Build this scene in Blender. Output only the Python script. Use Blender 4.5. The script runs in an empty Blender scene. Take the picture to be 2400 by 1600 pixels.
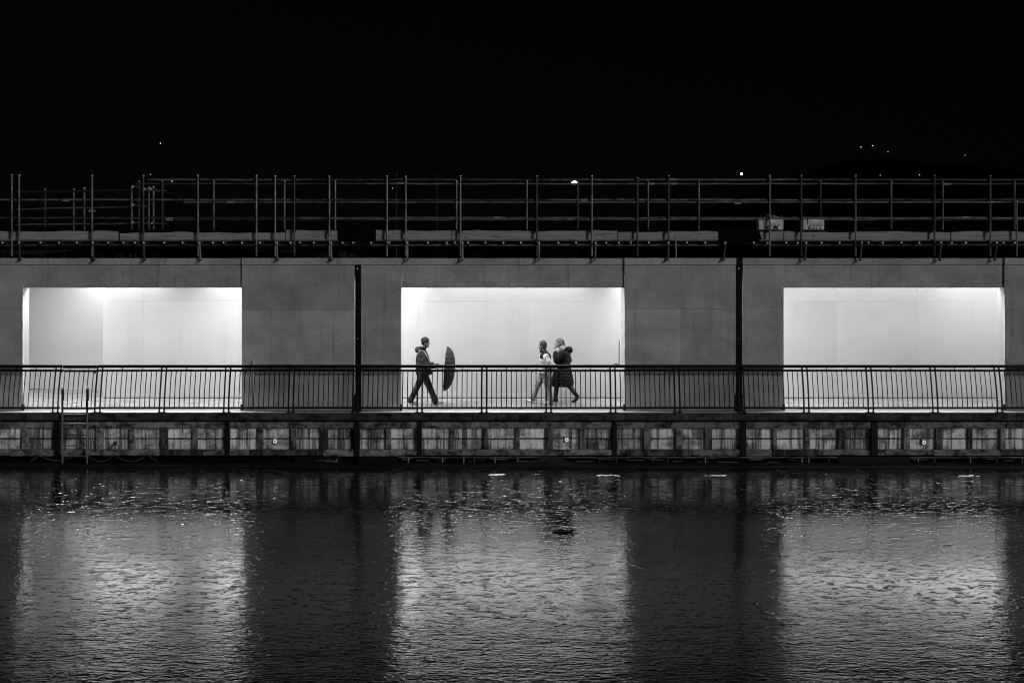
import bpy, bmesh, math, random
from mathutils import Vector, Matrix
random.seed(7)
R = math.radians
sc = bpy.context.scene
col = sc.collection

# ------------------------------------------------------------------ camera, world, sun, exposure
F = 2838.0            # focal length in pixels of the 2400 px wide photograph
CAM_Y, CAM_Z, HOR = -30.0, 4.15, 570.0
WATER = -1.25
cam_data = bpy.data.cameras.new('camera')
cam = bpy.data.objects.new('camera', cam_data); col.objects.link(cam)
cam.location = (0, CAM_Y, CAM_Z); cam.rotation_euler = (R(90), 0, 0)
cam_data.sensor_width = 36; cam_data.lens = 36 * F / 2400
cam_data.shift_y = -(800 - HOR) / 2400
cam_data.clip_end = 900
sc.camera = cam

SUN_TRAVEL = Vector((-0.9, 1.0, -0.50)).normalized()
w = bpy.data.worlds.new('World'); sc.world = w; w.use_nodes = True
nt = w.node_tree; nt.nodes.clear()
sky = nt.nodes.new('ShaderNodeTexSky'); sky.sky_type = 'NISHITA'; sky.sun_disc = False
sky.sun_elevation = math.asin(-SUN_TRAVEL.z)
sky.sun_rotation = math.atan2(-SUN_TRAVEL.x, -SUN_TRAVEL.y)
bw = nt.nodes.new('ShaderNodeRGBToBW')
bgn = nt.nodes.new('ShaderNodeBackground'); bgn.inputs['Strength'].default_value = 0.00022
wo = nt.nodes.new('ShaderNodeOutputWorld')
nt.links.new(sky.outputs[0], bw.inputs[0]); nt.links.new(bw.outputs[0], bgn.inputs[0]); nt.links.new(bgn.outputs[0], wo.inputs[0])

sd = bpy.data.lights.new('sun', 'SUN'); sd.energy = 0.66; sd.angle = R(13)
so = bpy.data.objects.new('sun', sd); col.objects.link(so)
so.rotation_euler = SUN_TRAVEL.to_track_quat('-Z', 'Y').to_euler(); so.location = (30, -40, 20)

vs = sc.view_settings
vs.view_transform = 'Standard'; vs.look = 'None'; vs.exposure = 0; vs.gamma = 1; vs.use_curve_mapping = False
sc.cycles.use_denoising = True
sc.cycles.denoiser = 'OPENIMAGEDENOISE'
sc.cycles.use_light_tree = False
w.cycles.sampling_method = 'NONE'
sc.cycles.max_bounces = 8
sc.cycles.filter_width = 1.1
sc.cycles.sample_clamp_indirect = 6
LAMP_L = 80.0         # radiance of the walkway light panels

# ------------------------------------------------------------------ helpers
def S(y): return (y - CAM_Y) / F
def X(px, y): return (px - 1200.0) * S(y)
def Z(py, y): return CAM_Z - (py - HOR) * S(y)

def mesh_from(bm, name):
    me = bpy.data.meshes.new(name); bm.to_mesh(me); bm.free(); return me
def link(name, me, m, parent=None):
    o = bpy.data.objects.new(name, me); col.objects.link(o)
    if m is not None and len(me.materials) == 0: me.materials.append(m)
    if parent is not None: o.parent = parent
    return o
def obj(name, bm, m, parent=None, smooth=False):
    me = mesh_from(bm, name)
    if smooth:
        for p in me.polygons: p.use_smooth = True
    return link(name, me, m, parent)
def tag(o, label, cat=None, group=None, kind=None):
    if label: o['label'] = label
    if cat: o['category'] = cat
    if group: o['group'] = group
    if kind: o['kind'] = kind
    return o
def thing(name, label, cat, group=None):
    o = bpy.data.objects.new(name, None); col.objects.link(o); o.empty_display_size = 0.2
    return tag(o, label, cat, group)
def bx(bm, x0, x1, y0, y1, z0, z1):
    v = [bm.verts.new(p) for p in ((x0,y0,z0),(x1,y0,z0),(x1,y1,z0),(x0,y1,z0),(x0,y0,z1),(x1,y0,z1),(x1,y1,z1),(x0,y1,z1))]
    for f in ((0,3,2,1),(4,5,6,7),(0,1,5,4),(1,2,6,5),(2,3,7,6),(3,0,4,7)): bm.faces.new([v[i] for i in f])
    return v
def box(x0, x1, y0, y1, z0, z1, bev=0):
    bm = bmesh.new(); bx(bm, x0, x1, y0, y1, z0, z1)
    if bev: bmesh.ops.bevel(bm, geom=bm.edges[:], offset=bev, segments=1, affect='EDGES')
    return bm
def tube(bm, pts, r, n=8, cap=True):
    pts = [Vector(p) for p in pts]
    rr = r if isinstance(r, (list, tuple)) else [r] * len(pts)
    rings = []
    for i, p in enumerate(pts):
        a = pts[max(i-1, 0)]; b = pts[min(i+1, len(pts)-1)]
        t = (b - a).normalized()
        u = t.cross(Vector((0,0,1)))
        if u.length < 1e-3: u = t.cross(Vector((0,1,0)))
        u.normalize(); v = t.cross(u)
        rings.append([bm.verts.new(p + (u*math.cos(2*math.pi*k/n) + v*math.sin(2*math.pi*k/n))*rr[i]) for k in range(n)])
    for i in range(len(rings)-1):
        for k in range(n):
            bm.faces.new((rings[i][k], rings[i][(k+1)%n], rings[i+1][(k+1)%n], rings[i+1][k]))
    if cap:
        bm.faces.new(rings[0][::-1]); bm.faces.new(rings[-1])
def tub(pts, r, n=8):
    bm = bmesh.new(); tube(bm, pts, r, n); return bm
def ball(bm, c, rx, ry=None, rz=None, seg=14, rot=None):
    ry = rx if ry is None else ry; rz = rx if rz is None else rz
    M = Matrix.Translation(c) @ (rot or Matrix()) @ Matrix.Diagonal((rx, ry, rz, 1))
    bmesh.ops.create_uvsphere(bm, u_segments=seg, v_segments=max(6, seg*2//3), radius=1, matrix=M)
def cap(bm, p, q, r0, r1, n=12):
    p = Vector(p); q = Vector(q)
    ball(bm, p, r0, seg=n); ball(bm, q, r1, seg=n)
    if (q-p).length > 1e-4: tube(bm, [p, q], [r0, r1], n)
def chain_caps(bm, pts, rs, n=12):
    for i in range(len(pts)-1): cap(bm, pts[i], pts[i+1], rs[i], rs[i+1], n)
def torus(bm, M, R0, r0, n=16, k=6):
    ring = []
    for i in range(n):
        a = 2*math.pi*i/n
        ring.append([bm.verts.new(M @ Vector(((R0+r0*math.cos(2*math.pi*j/k))*math.cos(a), (R0+r0*math.cos(2*math.pi*j/k))*math.sin(a), r0*math.sin(2*math.pi*j/k)))) for j in range(k)])
    for i in range(n):
        for j in range(k):
            bm.faces.new((ring[i][j], ring[(i+1)%n][j], ring[(i+1)%n][(j+1)%k], ring[i][(j+1)%k]))

# ------------------------------------------------------------------ materials (the photograph is black and white: all neutral greys)
def grey(v): return (v, v, v, 1)
class NT:
    def __init__(s, name):
        s.m = bpy.data.materials.new(name); s.m.use_nodes = True; s.t = s.m.node_tree
        s.b = s.t.nodes['Principled BSDF']; s.o = s.t.nodes['Material Output']
    def n(s, typ, **kw):
        x = s.t.nodes.new('ShaderNode' + typ)
        for k, v in kw.items(): setattr(x, k, v)
        return x
    def l(s, a, b): s.t.links.new(a, b)
    def val(s, sock, v):
        if hasattr(v, 'links'): s.l(v, sock)
        else: sock.default_value = v
    def math(s, op, a, b=0.0, clamp=False):
        x = s.n('Math', operation=op); x.use_clamp = clamp
        s.val(x.inputs[0], a); s.val(x.inputs[1], b); return x.outputs[0]
    def ramp(s, fac, stops):
        x = s.n('ValToRGB'); s.l(fac, x.inputs[0]); e = x.color_ramp.elements
        while len(e) < len(stops): e.new(0.5)
        for k, (p, v) in enumerate(stops): e[k].position = p; e[k].color = grey(v)
        return x.outputs[0]
    def pos(s, scale=(1,1,1)):
        g = s.n('NewGeometry'); mp = s.n('Mapping'); mp.inputs['Scale'].default_value = scale
        s.l(g.outputs['Position'], mp.inputs[0]); return mp.outputs[0]
    def noise(s, scale=(1,1,1), detail=3, rough=0.5, sc=1.0):
        x = s.n('TexNoise'); x.inputs['Scale'].default_value = sc; x.inputs['Detail'].default_value = detail; x.inputs['Roughness'].default_value = rough
        s.l(s.pos(scale), x.inputs['Vector']); return x.outputs['Fac']
    def bump(s, h, strength=0.3, dist=0.01):
        x = s.n('Bump'); x.inputs['Strength'].default_value = strength; x.inputs['Distance'].default_value = dist
        s.l(h, x.inputs['Height']); s.l(x.outputs[0], s.b.inputs['Normal'])
def plain(name, v, rough=0.6, metal=0.0, spec=0.4, var=0.25, sc=9.0, bump=0.0):
    t = NT(name); b = t.b
    nf = t.noise((sc,)*3, 4, 0.6)
    c = t.ramp(nf, [(0.3, v*(1-var)), (0.7, v*(1+var))])
    t.l(c, b.inputs['Base Color']); b.inputs['Roughness'].default_value = rough; b.inputs['Metallic'].default_value = metal
    b.inputs['Specular IOR Level'].default_value = spec
    if bump: t.bump(t.noise((sc*6,)*3, 3), bump, 0.01)
    return t.m
def emit(name, v, strength):
    t = NT(name); t.b.inputs['Base Color'].default_value = grey(v)
    t.b.inputs['Emission Color'].default_value = grey(1); t.b.inputs['Emission Strength'].default_value = strength
    t.m.cycles.emission_sampling = 'NONE'     # tiny lamps: their light is found by chance hits only
    return t.m
def painted(name, v, grain=0.06, dirt=0.2, rough=0.65, spec=0.25):
    """rolled paint on site boards: fine grain, faint clouding, thin runs of dirt"""
    t = NT(name)
    cl = t.ramp(t.noise((0.8, 0.8, 1.1), 6, 0.65), [(0.3, 1-dirt), (0.62, 1.0)])
    gr = t.ramp(t.noise((26,)*3, 4, 0.85), [(0.3, 1-grain), (0.7, 1+grain)])
    ru = t.ramp(t.noise((9, 9, 0.35), 3, 0.6), [(0.25, 1-dirt*0.9), (0.43, 1.0)])
    sp = t.ramp(t.noise((24, 24, 17), 2, 0.5), [(0.2, 0.55), (0.27, 1.0)])
    c = t.math('MULTIPLY', t.math('MULTIPLY', cl, gr), t.math('MULTIPLY', ru, sp))
    oi = t.n('ObjectInfo'); c = t.math('MULTIPLY', c, t.math('ADD', t.math('MULTIPLY', oi.outputs['Random'], dirt*.35), v - dirt*.17*v))
    t.l(c, t.b.inputs['Base Color']); t.b.inputs['Roughness'].default_value = rough; t.b.inputs['Specular IOR Level'].default_value = spec
    t.bump(t.noise((45,)*3, 3), 0.15, 0.004)
    return t.m

M_HOARD = painted('painted_hoarding', 0.55, 0.30, 0.42)
M_WHITE = painted('pale_wall_board', 0.255, 0.04, 0.11, 0.33, 1.0); M_WHITE.node_tree.nodes['Principled BSDF'].inputs['Coat Weight'].default_value = 1.0; M_WHITE.node_tree.nodes['Principled BSDF'].inputs['Coat Roughness'].default_value = 0.30; M_WHITE.node_tree.nodes['Principled BSDF'].inputs['Coat IOR'].default_value = 2.2     # glossy board, damp from the rain
M_BLACK = plain('black_paint', 0.008, 0.45, 0, 0.25)
M_POST = plain('black_post', 0.006, 0.6, 0, 0.15)
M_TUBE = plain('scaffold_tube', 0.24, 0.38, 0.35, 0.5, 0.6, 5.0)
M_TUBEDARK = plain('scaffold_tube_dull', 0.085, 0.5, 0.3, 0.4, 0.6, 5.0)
M_COUPLER = plain('coupler_steel', 0.03, 0.5, 0.3)
M_SLEEVE = plain('bright_sleeve', 0.7, 0.25, 0.5)
M_CAPEND = plain('tube_end', 0.93, 0.35, 0.0, 0.8, 0.05)
M_DARKWOOD = plain('dark_board', 0.004, 0.8, 0, 0.1)
M_METALDARK = plain('dark_steel', 0.02, 0.4, 0.2)
M_STEEL = plain('ladder_steel', 0.4, 0.3, 0.7, 0.5)
M_RUBBER = plain('black_rubber', 0.006, 0.55, 0, 0.3)
M_SKIN = plain('skin', 0.14, 0.5, 0, 0.4, 0.08)
M_GROUND = plain('dark_ground', 0.02, 0.9)
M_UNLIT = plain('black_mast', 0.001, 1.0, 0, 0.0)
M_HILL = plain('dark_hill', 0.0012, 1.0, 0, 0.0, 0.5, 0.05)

def m_toe():
    t = NT('toe_board_wood')
    g = t.ramp(t.noise((1.2, 6, 22), 4, 0.6), [(0.25, 0.22), (0.5, 0.40), (0.8, 0.5)])
    k = t.ramp(t.noise((5, 5, 8), 3, 0.5), [(0.27, 0.35), (0.36, 1.0)])
    t.l(t.math('MULTIPLY', g, k), t.b.inputs['Base Color']); t.b.inputs['Roughness'].default_value = 0.85
    t.b.inputs['Specular IOR Level'].default_value = 0.1
    t.bump(t.noise((8, 8, 60), 3), 0.4, 0.006); return t.m
M_TOE = m_toe()
def m_stained(name, lo, hi, streak=(7, 7, 0.45), patch=(1.8, 1.8, 2.2), edge=0.42):
    """weathered surface: runs of stain, dark patches, coarse grain, and each piece a little different"""
    t = NT(name)
    st = t.ramp(t.noise(streak, 5, 0.75), [(edge-0.05, 0.14), (edge+0.04, 0.75), (0.62, 1.0)])
    pa = t.ramp(t.noise(patch, 5, 0.7), [(0.37, 0.22), (0.53, 1.0)])
    gr = t.ramp(t.noise((38,)*3, 4, 0.9), [(0.3, 0.55), (0.7, 1.45)])
    oi = t.n('ObjectInfo')
    rv = t.math('ADD', t.math('MULTIPLY', oi.outputs['Random'], 0.55), 0.8)
    f = t.math('MULTIPLY', t.math('MULTIPLY', t.math('MULTIPLY', st, pa), gr), rv)
    c = t.math('ADD', t.math('MULTIPLY', f, hi-lo), lo)
    t.l(c, t.b.inputs['Base Color']); t.b.inputs['Roughness'].default_value = 0.75; t.b.inputs['Specular IOR Level'].default_value = 0.2
    t.bump(t.noise((22,)*3, 5), 0.8, 0.02); return t.m
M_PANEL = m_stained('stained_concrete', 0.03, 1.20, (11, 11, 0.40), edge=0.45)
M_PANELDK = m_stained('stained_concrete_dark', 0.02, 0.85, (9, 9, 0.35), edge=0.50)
M_TIMBER = m_stained('weathered_timber', 0.012, 0.30, (3, 5, 5), (3.2, 3, 5), 0.46)
M_TIMBERDK = m_stained('weathered_timber_dark', 0.010, 0.16, (4, 4, 1.0), (3, 3, 3), 0.5)
M_TIMBERLT = m_stained('weathered_timber_pale', 0.04, 0.36, (9, 9, 0.6), (3, 3, 3), 0.42)
M_COPING = m_stained('wet_stone', 0.006, 0.075, (4, 4, 5), (2, 2, 4), 0.42)
def m_paver():
    t = NT('wet_paver')
    v = t.ramp(t.noise((3, 3, 3), 4, 0.6), [(0.3, 0.12), (0.7, 0.20)])
    t.l(v, t.b.inputs['Base Color'])
    t.l(t.ramp(t.noise((1.3, 1.3, 1), 3, 0.5), [(0.35, 0.28), (0.65, 0.6)]), t.b.inputs['Roughness'])
    t.b.inputs['Specular IOR Level'].default_value = 0.35
    t.bump(t.noise((40,)*3, 3), 0.3, 0.005); return t.m
M_PAVER = m_paver()

def m_water():
    t = NT('harbour_water')
    t.t.nodes.remove(t.b)
    g = t.n('NewGeometry'); sep = t.n('SeparateXYZ'); t.l(g.outputs['Position'], sep.inputs[0])
    # gusts: rougher patches, livelier towards the near side
    near = t.n('MapRange'); t.l(sep.outputs['Y'], near.inputs[0])
    near.inputs['From Min'].default_value = -10.5; near.inputs['From Max'].default_value = -14.5
    near.inputs['To Min'].default_value = 0.0; near.inputs['To Max'].default_value = 1.0; near.interpolation_type = 'SMOOTHSTEP'
    gust = t.ramp(t.noise((0.10, 0.20, 1), 2, 0.5), [(0.34, 0.45), (0.66, 1.15)])
    far = t.n('MapRange'); t.l(sep.outputs['Y'], far.inputs[0]); far.interpolation_type = 'SMOOTHSTEP'
    far.inputs['From Min'].default_value = -9.0; far.inputs['From Max'].default_value = -4.0
    far.inputs['To Min'].default_value = 1.0; far.inputs['To Max'].default_value = 0.34
    lee = t.n('MapRange'); t.l(sep.outputs['X'], lee.inputs[0]); lee.interpolation_type = 'SMOOTHSTEP'
    lee.inputs['From Min'].default_value = 3.0; lee.inputs['From Max'].default_value = 7.0
    lee.inputs['To Min'].default_value = 1.0; lee.inputs['To Max'].default_value = 0.6
    gust = t.math('MULTIPLY', t.math('MULTIPLY', gust, far.outputs[0]), lee.outputs[0])
    amp = t.math('ADD', gust, t.math('MULTIPLY', near.outputs[0], 1.0))
    a = t.math('MULTIPLY', t.noise((1.3, 2.0, 1), 3, 0.5), 0.0080)
    rot = t.n('Mapping'); rot.inputs['Rotation'].default_value = (0, 0, R(-22)); rot.inputs['Scale'].default_value = (5.0, 16.0, 1)
    t.l(g.outputs['Position'], rot.inputs[0])
    nb = t.n('TexNoise'); nb.inputs['Scale'].default_value = 1; nb.inputs['Detail'].default_value = 3; t.l(rot.outputs[0], nb.inputs['Vector'])
    b_ = t.math('MULTIPLY', nb.outputs['Fac'], 0.0029)
    c = t.math('MULTIPLY', t.noise((16, 26, 1), 2, 0.5), 0.0018)
    h = t.math('MULTIPLY', t.math('ADD', t.math('ADD', a, b_), c), amp)
    pk = t.n('TexNoise'); pk.inputs['Scale'].default_value = 1; pk.inputs['Detail'].default_value = 2; t.l(t.pos((3.4, 7.0, 1)), pk.inputs['Vector'])
    peaks = t.math('MULTIPLY', t.ramp(pk.outputs['Fac'], [(0.585, 0.0), (0.72, 1.0)]), 0.0042)
    pk2 = t.n('TexNoise'); pk2.inputs['Scale'].default_value = 1; pk2.inputs['Detail'].default_value = 1; t.l(t.pos((8.5, 13, 1)), pk2.inputs['Vector'])
    peaks2 = t.math('MULTIPLY', t.ramp(pk2.outputs['Fac'], [(0.60, 0.0), (0.75, 1.0)]), 0.0024)
    fine = t.math('MULTIPLY', t.noise((34, 17, 1), 2, 0.6), 0.0009)
    h = t.math('ADD', t.math('ADD', h, fine), t.math('MULTIPLY', t.math('ADD', peaks, peaks2), t.math('SUBTRACT', 2.3, t.math('MULTIPLY', far.outputs[0], 1.3))))
    # rings where rain drops fall
    rings = None
    patchy = t.ramp(t.noise((0.35, 0.5, 1), 3, 0.6), [(0.38, 0.1), (0.6, 1.0)])
    for k, (scale, off) in enumerate(((1.7, 0.0), (2.6, 7.3), (3.6, 3.7))):
        mp = t.n('Mapping'); mp.inputs['Scale'].default_value = (scale, scale, 0); mp.inputs['Location'].default_value = (off, off*1.7, 0)
        t.l(g.outputs['Position'], mp.inputs[0])
        v = t.n('TexVoronoi'); v.voronoi_dimensions = '2D'; v.inputs['Scale'].default_value = 1; v.inputs['Randomness'].default_value = 1
        t.l(mp.outputs[0], v.inputs['Vector'])
        d = t.math('DIVIDE', v.outputs['Distance'], scale)             # metres from the drop
        sepc = t.n('SeparateColor'); t.l(v.outputs['Color'], sepc.inputs[0])
        rad = t.math('ADD', t.math('MULTIPLY', t.math('POWER', sepc.outputs[0], 2.5), 0.055), 0.006)
        q = t.math('DIVIDE', t.math('SUBTRACT', d, rad), 0.022)
        env = t.math('POWER', 2.718, t.math('MULTIPLY', t.math('MULTIPLY', q, q), -1.0))
        wv = t.math('MULTIPLY', env, t.math('COSINE', t.math('MULTIPLY', q, 2.2)))
        on = t.math('MULTIPLY', t.math('GREATER_THAN', sepc.outputs[1], 0.5), t.math('MULTIPLY', t.math('ADD', sepc.outputs[2], .15), patchy))
        r_ = t.math('MULTIPLY', t.math('MULTIPLY', wv, on), 0.0026)
        rings = r_ if rings is None else t.math('ADD', rings, r_)
    h = t.math('ADD', h, rings)
    bp = t.n('Bump'); bp.inputs['Strength'].default_value = 1; bp.inputs['Distance'].default_value = 1; t.l(h, bp.inputs['Height'])
    gl = t.n('BsdfGlossy'); gl.inputs['Roughness'].default_value = 0.035; gl.inputs['Color'].default_value = grey(1.0); t.l(bp.outputs[0], gl.inputs['Normal'])
    df = t.n('BsdfDiffuse'); df.inputs['Color'].default_value = grey(0.004)
    lw = t.n('Fresnel'); lw.inputs['IOR'].default_value = 2.3; t.l(bp.outputs[0], lw.inputs['Normal'])
    mx = t.n('MixShader'); t.l(lw.outputs[0], mx.inputs[0]); t.l(df.outputs[0], mx.inputs[1]); t.l(gl.outputs[0], mx.inputs[2])
    t.l(mx.outputs[0], t.o.inputs['Surface'])
    return t.m
M_WATER = m_water()

# ------------------------------------------------------------------ setting
bm = bmesh.new()
vv = [bm.verts.new(p) for p in ((-120,-0.48,WATER),(-120,-90,WATER),(120,-90,WATER),(120,-0.48,WATER))]
bm.faces.new(vv)
tag(obj('water', bm, M_WATER), 'dark rippled harbour water dotted with rain rings', 'water', kind='structure')

bm = box(-60, 60, -0.10, 6.0, -3.0, -0.06)
bx(bm, -400, 400, 6.0, 700, -3.0, -0.05)
tag(obj('ground', bm, M_GROUND), 'dark ground on the quay and behind the walkway', 'ground', kind='structure')

bm = bmesh.new()
N = 60; prof = []
for i in range(N+1):
    x = -260 + 520*i/N
    h = 4 + 1.5*math.sin(i*0.21+1.0) + .8*math.sin(i*0.7) + 18/(1+math.exp(-(x-50)/9))
    prof.append((x, h))
rows = []
for j, (yy, k) in enumerate(((120, 0.0), (150, 0.35), (185, 0.8), (220, 1.0), (300, 0.9))):
    rows.append([bm.verts.new((x, yy, -1 + h*k + (random.uniform(-.8, .8) if 0 < j else 0))) for x, h in prof])
for a, b in zip(rows, rows[1:]):
    for i in range(N): bm.faces.new((a[i], a[i+1], b[i+1], b[i]))
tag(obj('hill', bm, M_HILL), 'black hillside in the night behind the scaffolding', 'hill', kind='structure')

# walkway floor: stone pavers with open joints
bm = bmesh.new()
for r, (y0, y1) in enumerate([(0.02+0.30*k, 0.02+0.30*k+0.292) for k in range(15)]):
    x = -19.0 + (0.1 if r % 2 else 0)
    while x < 19:
        dz = random.uniform(-.003, .003)
        bx(bm, x, x+0.195, y0, y1, -0.055, dz); x += 0.2
tag(obj('walkway_paving', bm, M_PAVER), 'wet stone pavers of the lit walkway floor', 'paving', kind='stuff')

# ------------------------------------------------------------------ quay wall
quay = thing('quay_wall', 'stained quay wall of panels and timbers below the black railing', 'quay wall')
YQ = -0.44
# coping: two stone strips on top then the dark front face
xx = X(-420, YQ)
k = 0
while xx < X(2820, YQ):
    wd = 0.53 + random.uniform(-.05, .05)
    b = box(xx, xx+wd-0.008, YQ, -0.235, Z(985, YQ), 0.0 + random.uniform(-.004, .004), 0.008)
    obj('coping_stone', b, M_COPING, quay); xx += wd; k += 1
def m_edge():
    return plain('pale_edge_stone', 0.34, 0.55, 0, 0.3, 0.3, 6.0, 0.3)
M_EDGE = m_edge()
xx = X(-420, -0.2)
while xx < X(2820, -0.2):
    wd = 1.05 + random.uniform(-.1, .1)
    obj('edge_strip', box(xx, xx+wd-0.006, -0.405, -0.24, 0.0052, 0.018), M_EDGE, quay)
    obj('edge_strip', box(xx, xx+wd-0.006, -0.225, -0.12, -0.05, 0.010), M_EDGE, quay)
    obj('edge_strip', box(xx, xx+wd-0.006, -0.105, 0.012, -0.05, 0.006), M_EDGE, quay); xx += wd
obj('backing', box(X(-440, -.2), X(2840, -.2), -0.30, -0.11, -3, -0.08), M_DARKWOOD, quay)
YF = -0.42     # front of walers
xx = X(-420, YF)
while xx < X(2820, YF):
    wd = random.uniform(1.6, 2.6)
    obj('upper_waler', box(xx, xx+wd-0.01, YF+random.uniform(-.012,.012), -0.30, Z(1003, YF), Z(989, YF), 0.006), M_TIMBER, quay); xx += wd
xx = X(-420, YF)
while xx < X(2820, YF):
    wd = random.uniform(1.0, 2.1)
    obj('lower_waler', box(xx, xx+wd-0.015, YF+random.uniform(-.015,.01), -0.30, Z(1068+random.uniform(-2,1), YF), Z(1053.5, YF), 0.007), random.choice([M_TIMBER, M_TIMBER, M_TIMBERDK]), quay); xx += wd
YP = -0.33
post_px = [-400, -324, -248, -172, -96, -20, 56, 133, 232, 307, 384, 456, 533, 609, 687, 759, 836, 910, 983, 1060, 1138, 1213, 1288, 1365, 1440, 1517, 1592, 1661, 1742, 1817, 1893, 1973, 2049, 2126, 2201, 2275, 2352, 2428, 2500, 2577, 2653, 2729, 2806]
black_posts = {133, 533, 836, 983, 1440, 1742, 2049}
lamp_panels = {645, 1328, 2165}
for a, b in zip(post_px, post_px[1:]):
    c = 0.5*(a+b)
    lit = any(abs(c-p) < 20 for p in lamp_panels)
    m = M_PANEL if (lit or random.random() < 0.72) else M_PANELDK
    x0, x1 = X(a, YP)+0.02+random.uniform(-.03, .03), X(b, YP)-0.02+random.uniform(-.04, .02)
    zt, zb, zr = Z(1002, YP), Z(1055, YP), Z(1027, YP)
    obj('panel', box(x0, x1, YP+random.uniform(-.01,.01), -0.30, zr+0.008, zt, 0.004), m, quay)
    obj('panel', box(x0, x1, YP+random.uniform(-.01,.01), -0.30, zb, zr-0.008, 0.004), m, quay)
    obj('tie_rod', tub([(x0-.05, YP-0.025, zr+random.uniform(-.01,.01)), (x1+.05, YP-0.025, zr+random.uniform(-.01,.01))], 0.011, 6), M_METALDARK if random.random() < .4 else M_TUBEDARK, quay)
for p in post_px:
    wpx = random.uniform(10, 18)
    m = M_RUBBER if p in black_posts else random.choice([M_TIMBER, M_TIMBERLT, M_TIMBERDK])
    zb = Z(1068, YF) if p in black_posts else Z(1053, YF)
    y0 = YF-0.03 if p in black_posts else YF+0.02
    zt = Z(985.5, YF)-0.03 if p in black_posts else Z(1003.5, YF)
    pst = obj('timber_post', box(X(p-wpx/2, YF), X(p+wpx/2, YF), y0, -0.31, zb, zt, 0.012), m, quay)
    if p not in black_posts:
        for pz in (1009, 1047):
            bb = tub([(X(p, YF), y0-0.012, Z(pz, YF)), (X(p, YF), y0+0.01, Z(pz, YF))], 0.017, 8)
            obj('bolt', bb, M_RUBBER, pst)

# small lights on the panels
M_QL = emit('quay_lamp_glow', 0.6, 0.5)
M_QB = plain('lamp_case', 0.55, 0.5)
for px, py, where in ((645, 1033, 'left of the first black post'), (1328, 1030, 'below the two walking women'), (2165, 1036, 'below the right-hand bright opening')):
    yy = YP-0.02
    t = thing('quay_light', 'small lit round lamp on a pale case %s' % where, 'light', 'small round lights on the quay wall')
    t.location = (X(px, yy), yy, Z(py, yy))
    c = obj('case', box(-0.055, 0.055, -0.03, 0.005, -0.07, 0.085, 0.008), M_QB, t)
    b = bmesh.new(); torus(b, Matrix.Translation((0, -0.036, 0)) @ Matrix.Rotation(R(90), 4, 'X'), 0.031, 0.016, 18, 8)
    obj('lit_ring', b, M_QL, t, True)
    b = bmesh.new(); ball(b, (0, -0.040, 0), 0.020, 0.014, 0.020, 10)
    obj('dark_eye', b, M_RUBBER, t, True)

# ------------------------------------------------------------------ covered walkway (two lengths, split at the right-hand black post)
walk_a = thing('covered_walkway', 'long grey painted hoarding walkway with the open lit bays left of the split', 'hoarding', 'grey hoardings of the covered walkway')
walk_b = thing('covered_walkway', 'shorter grey painted hoarding walkway right of the dark split', 'hoarding', 'grey hoardings of the covered walkway')
ZB, ZTOP = 0.012, Z(604.5, 0)
ZJ = Z(620.5, 0)
REC = 0.05
def board(par, p0, p1, z0, z1, y0=0.0, th=0.05, name='board', m=None):
    obj(name, box(X(p0, 0)+.002, X(p1, 0)-.002, y0+random.uniform(0, .003), y0+th, z0+.002, z1-.002, 0.0015), m or M_HOARD, par)
def column(par, p0, p1, depth, xs=(), zs=()):
    ex = [p0] + list(xs) + [p1]; ez = [ZB] + [Z(q, 0) for q in zs] + [ZJ-0.004]
    for a, b in zip(ex, ex[1:]):
        for c, d in zip(ez, ez[1:]): board(par, a, b, c, d)
    # body behind the face boards: its sides are the lit reveals
    obj('column_side', box(X(p0, 0)+.004, X(p1, 0)-.004, 0.052, depth, ZB, ZJ), M_WHITE, par)
column(walk_a, -330, 53.5, 0.40, (-140,), (722,))
column(walk_a, 566.5, 831, 0.40, (689,), (726,))
column(walk_a, 846, 940, 0.40, (), (721,))
column(walk_a, 1463.5, 1726.5, 0.40, (1596,), (724,))
obj('fin_wall', box(X(1463.5, 0)+.004, X(1463.5, 0)+.06, 0.402, 0.98, ZB, 3.33), M_WHITE, walk_a)
column(walk_b, 1740.5, 1837, 0.40, (), (721,))
column(walk_b, 2354.5, 2720, 0.44, (2540,), (723,))
def header(par, p0, p1, xs=()):
    zb = Z(674.5, REC)
    ex = [p0] + list(xs) + [p1]
    for a, b in zip(ex, ex[1:]):
        board(par, a, b, zb, ZJ-0.004, REC, 0.05, 'header_board')
        board(par, a, b, ZJ+0.004, ZTOP-0.006, REC-0.012, 0.06, 'fascia_board')
    obj('header_light_stop', box(X(p0, 0)+.004, X(p1, 0)-.004, REC+0.0535, REC+.075, zb+0.012, ZTOP-.03), M_DARKWOOD, par)  # added unseen board, stops lamp light leaking through the header joints
    obj('header_soffit', box(X(p0, 0)+.004, X(p1, 0)-.004, REC+0.077, 0.38, zb+0.012, zb+0.05), M_WHITE, par)
header(walk_a, 53.5, 566.5)
header(walk_a, 940, 1463.5, (1218,))
header(walk_b, 1837, 2354.5)
for par, a, b in ((walk_a, -330, 53.5), (walk_a, 566.5, 940), (walk_a, 1463.5, 1726.5), (walk_b, 1740.5, 1837), (walk_b, 2354.5, 2720)):
    board(par, a, b, ZJ+0.004, ZTOP, -0.012, 0.06, 'fascia_board')
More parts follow.
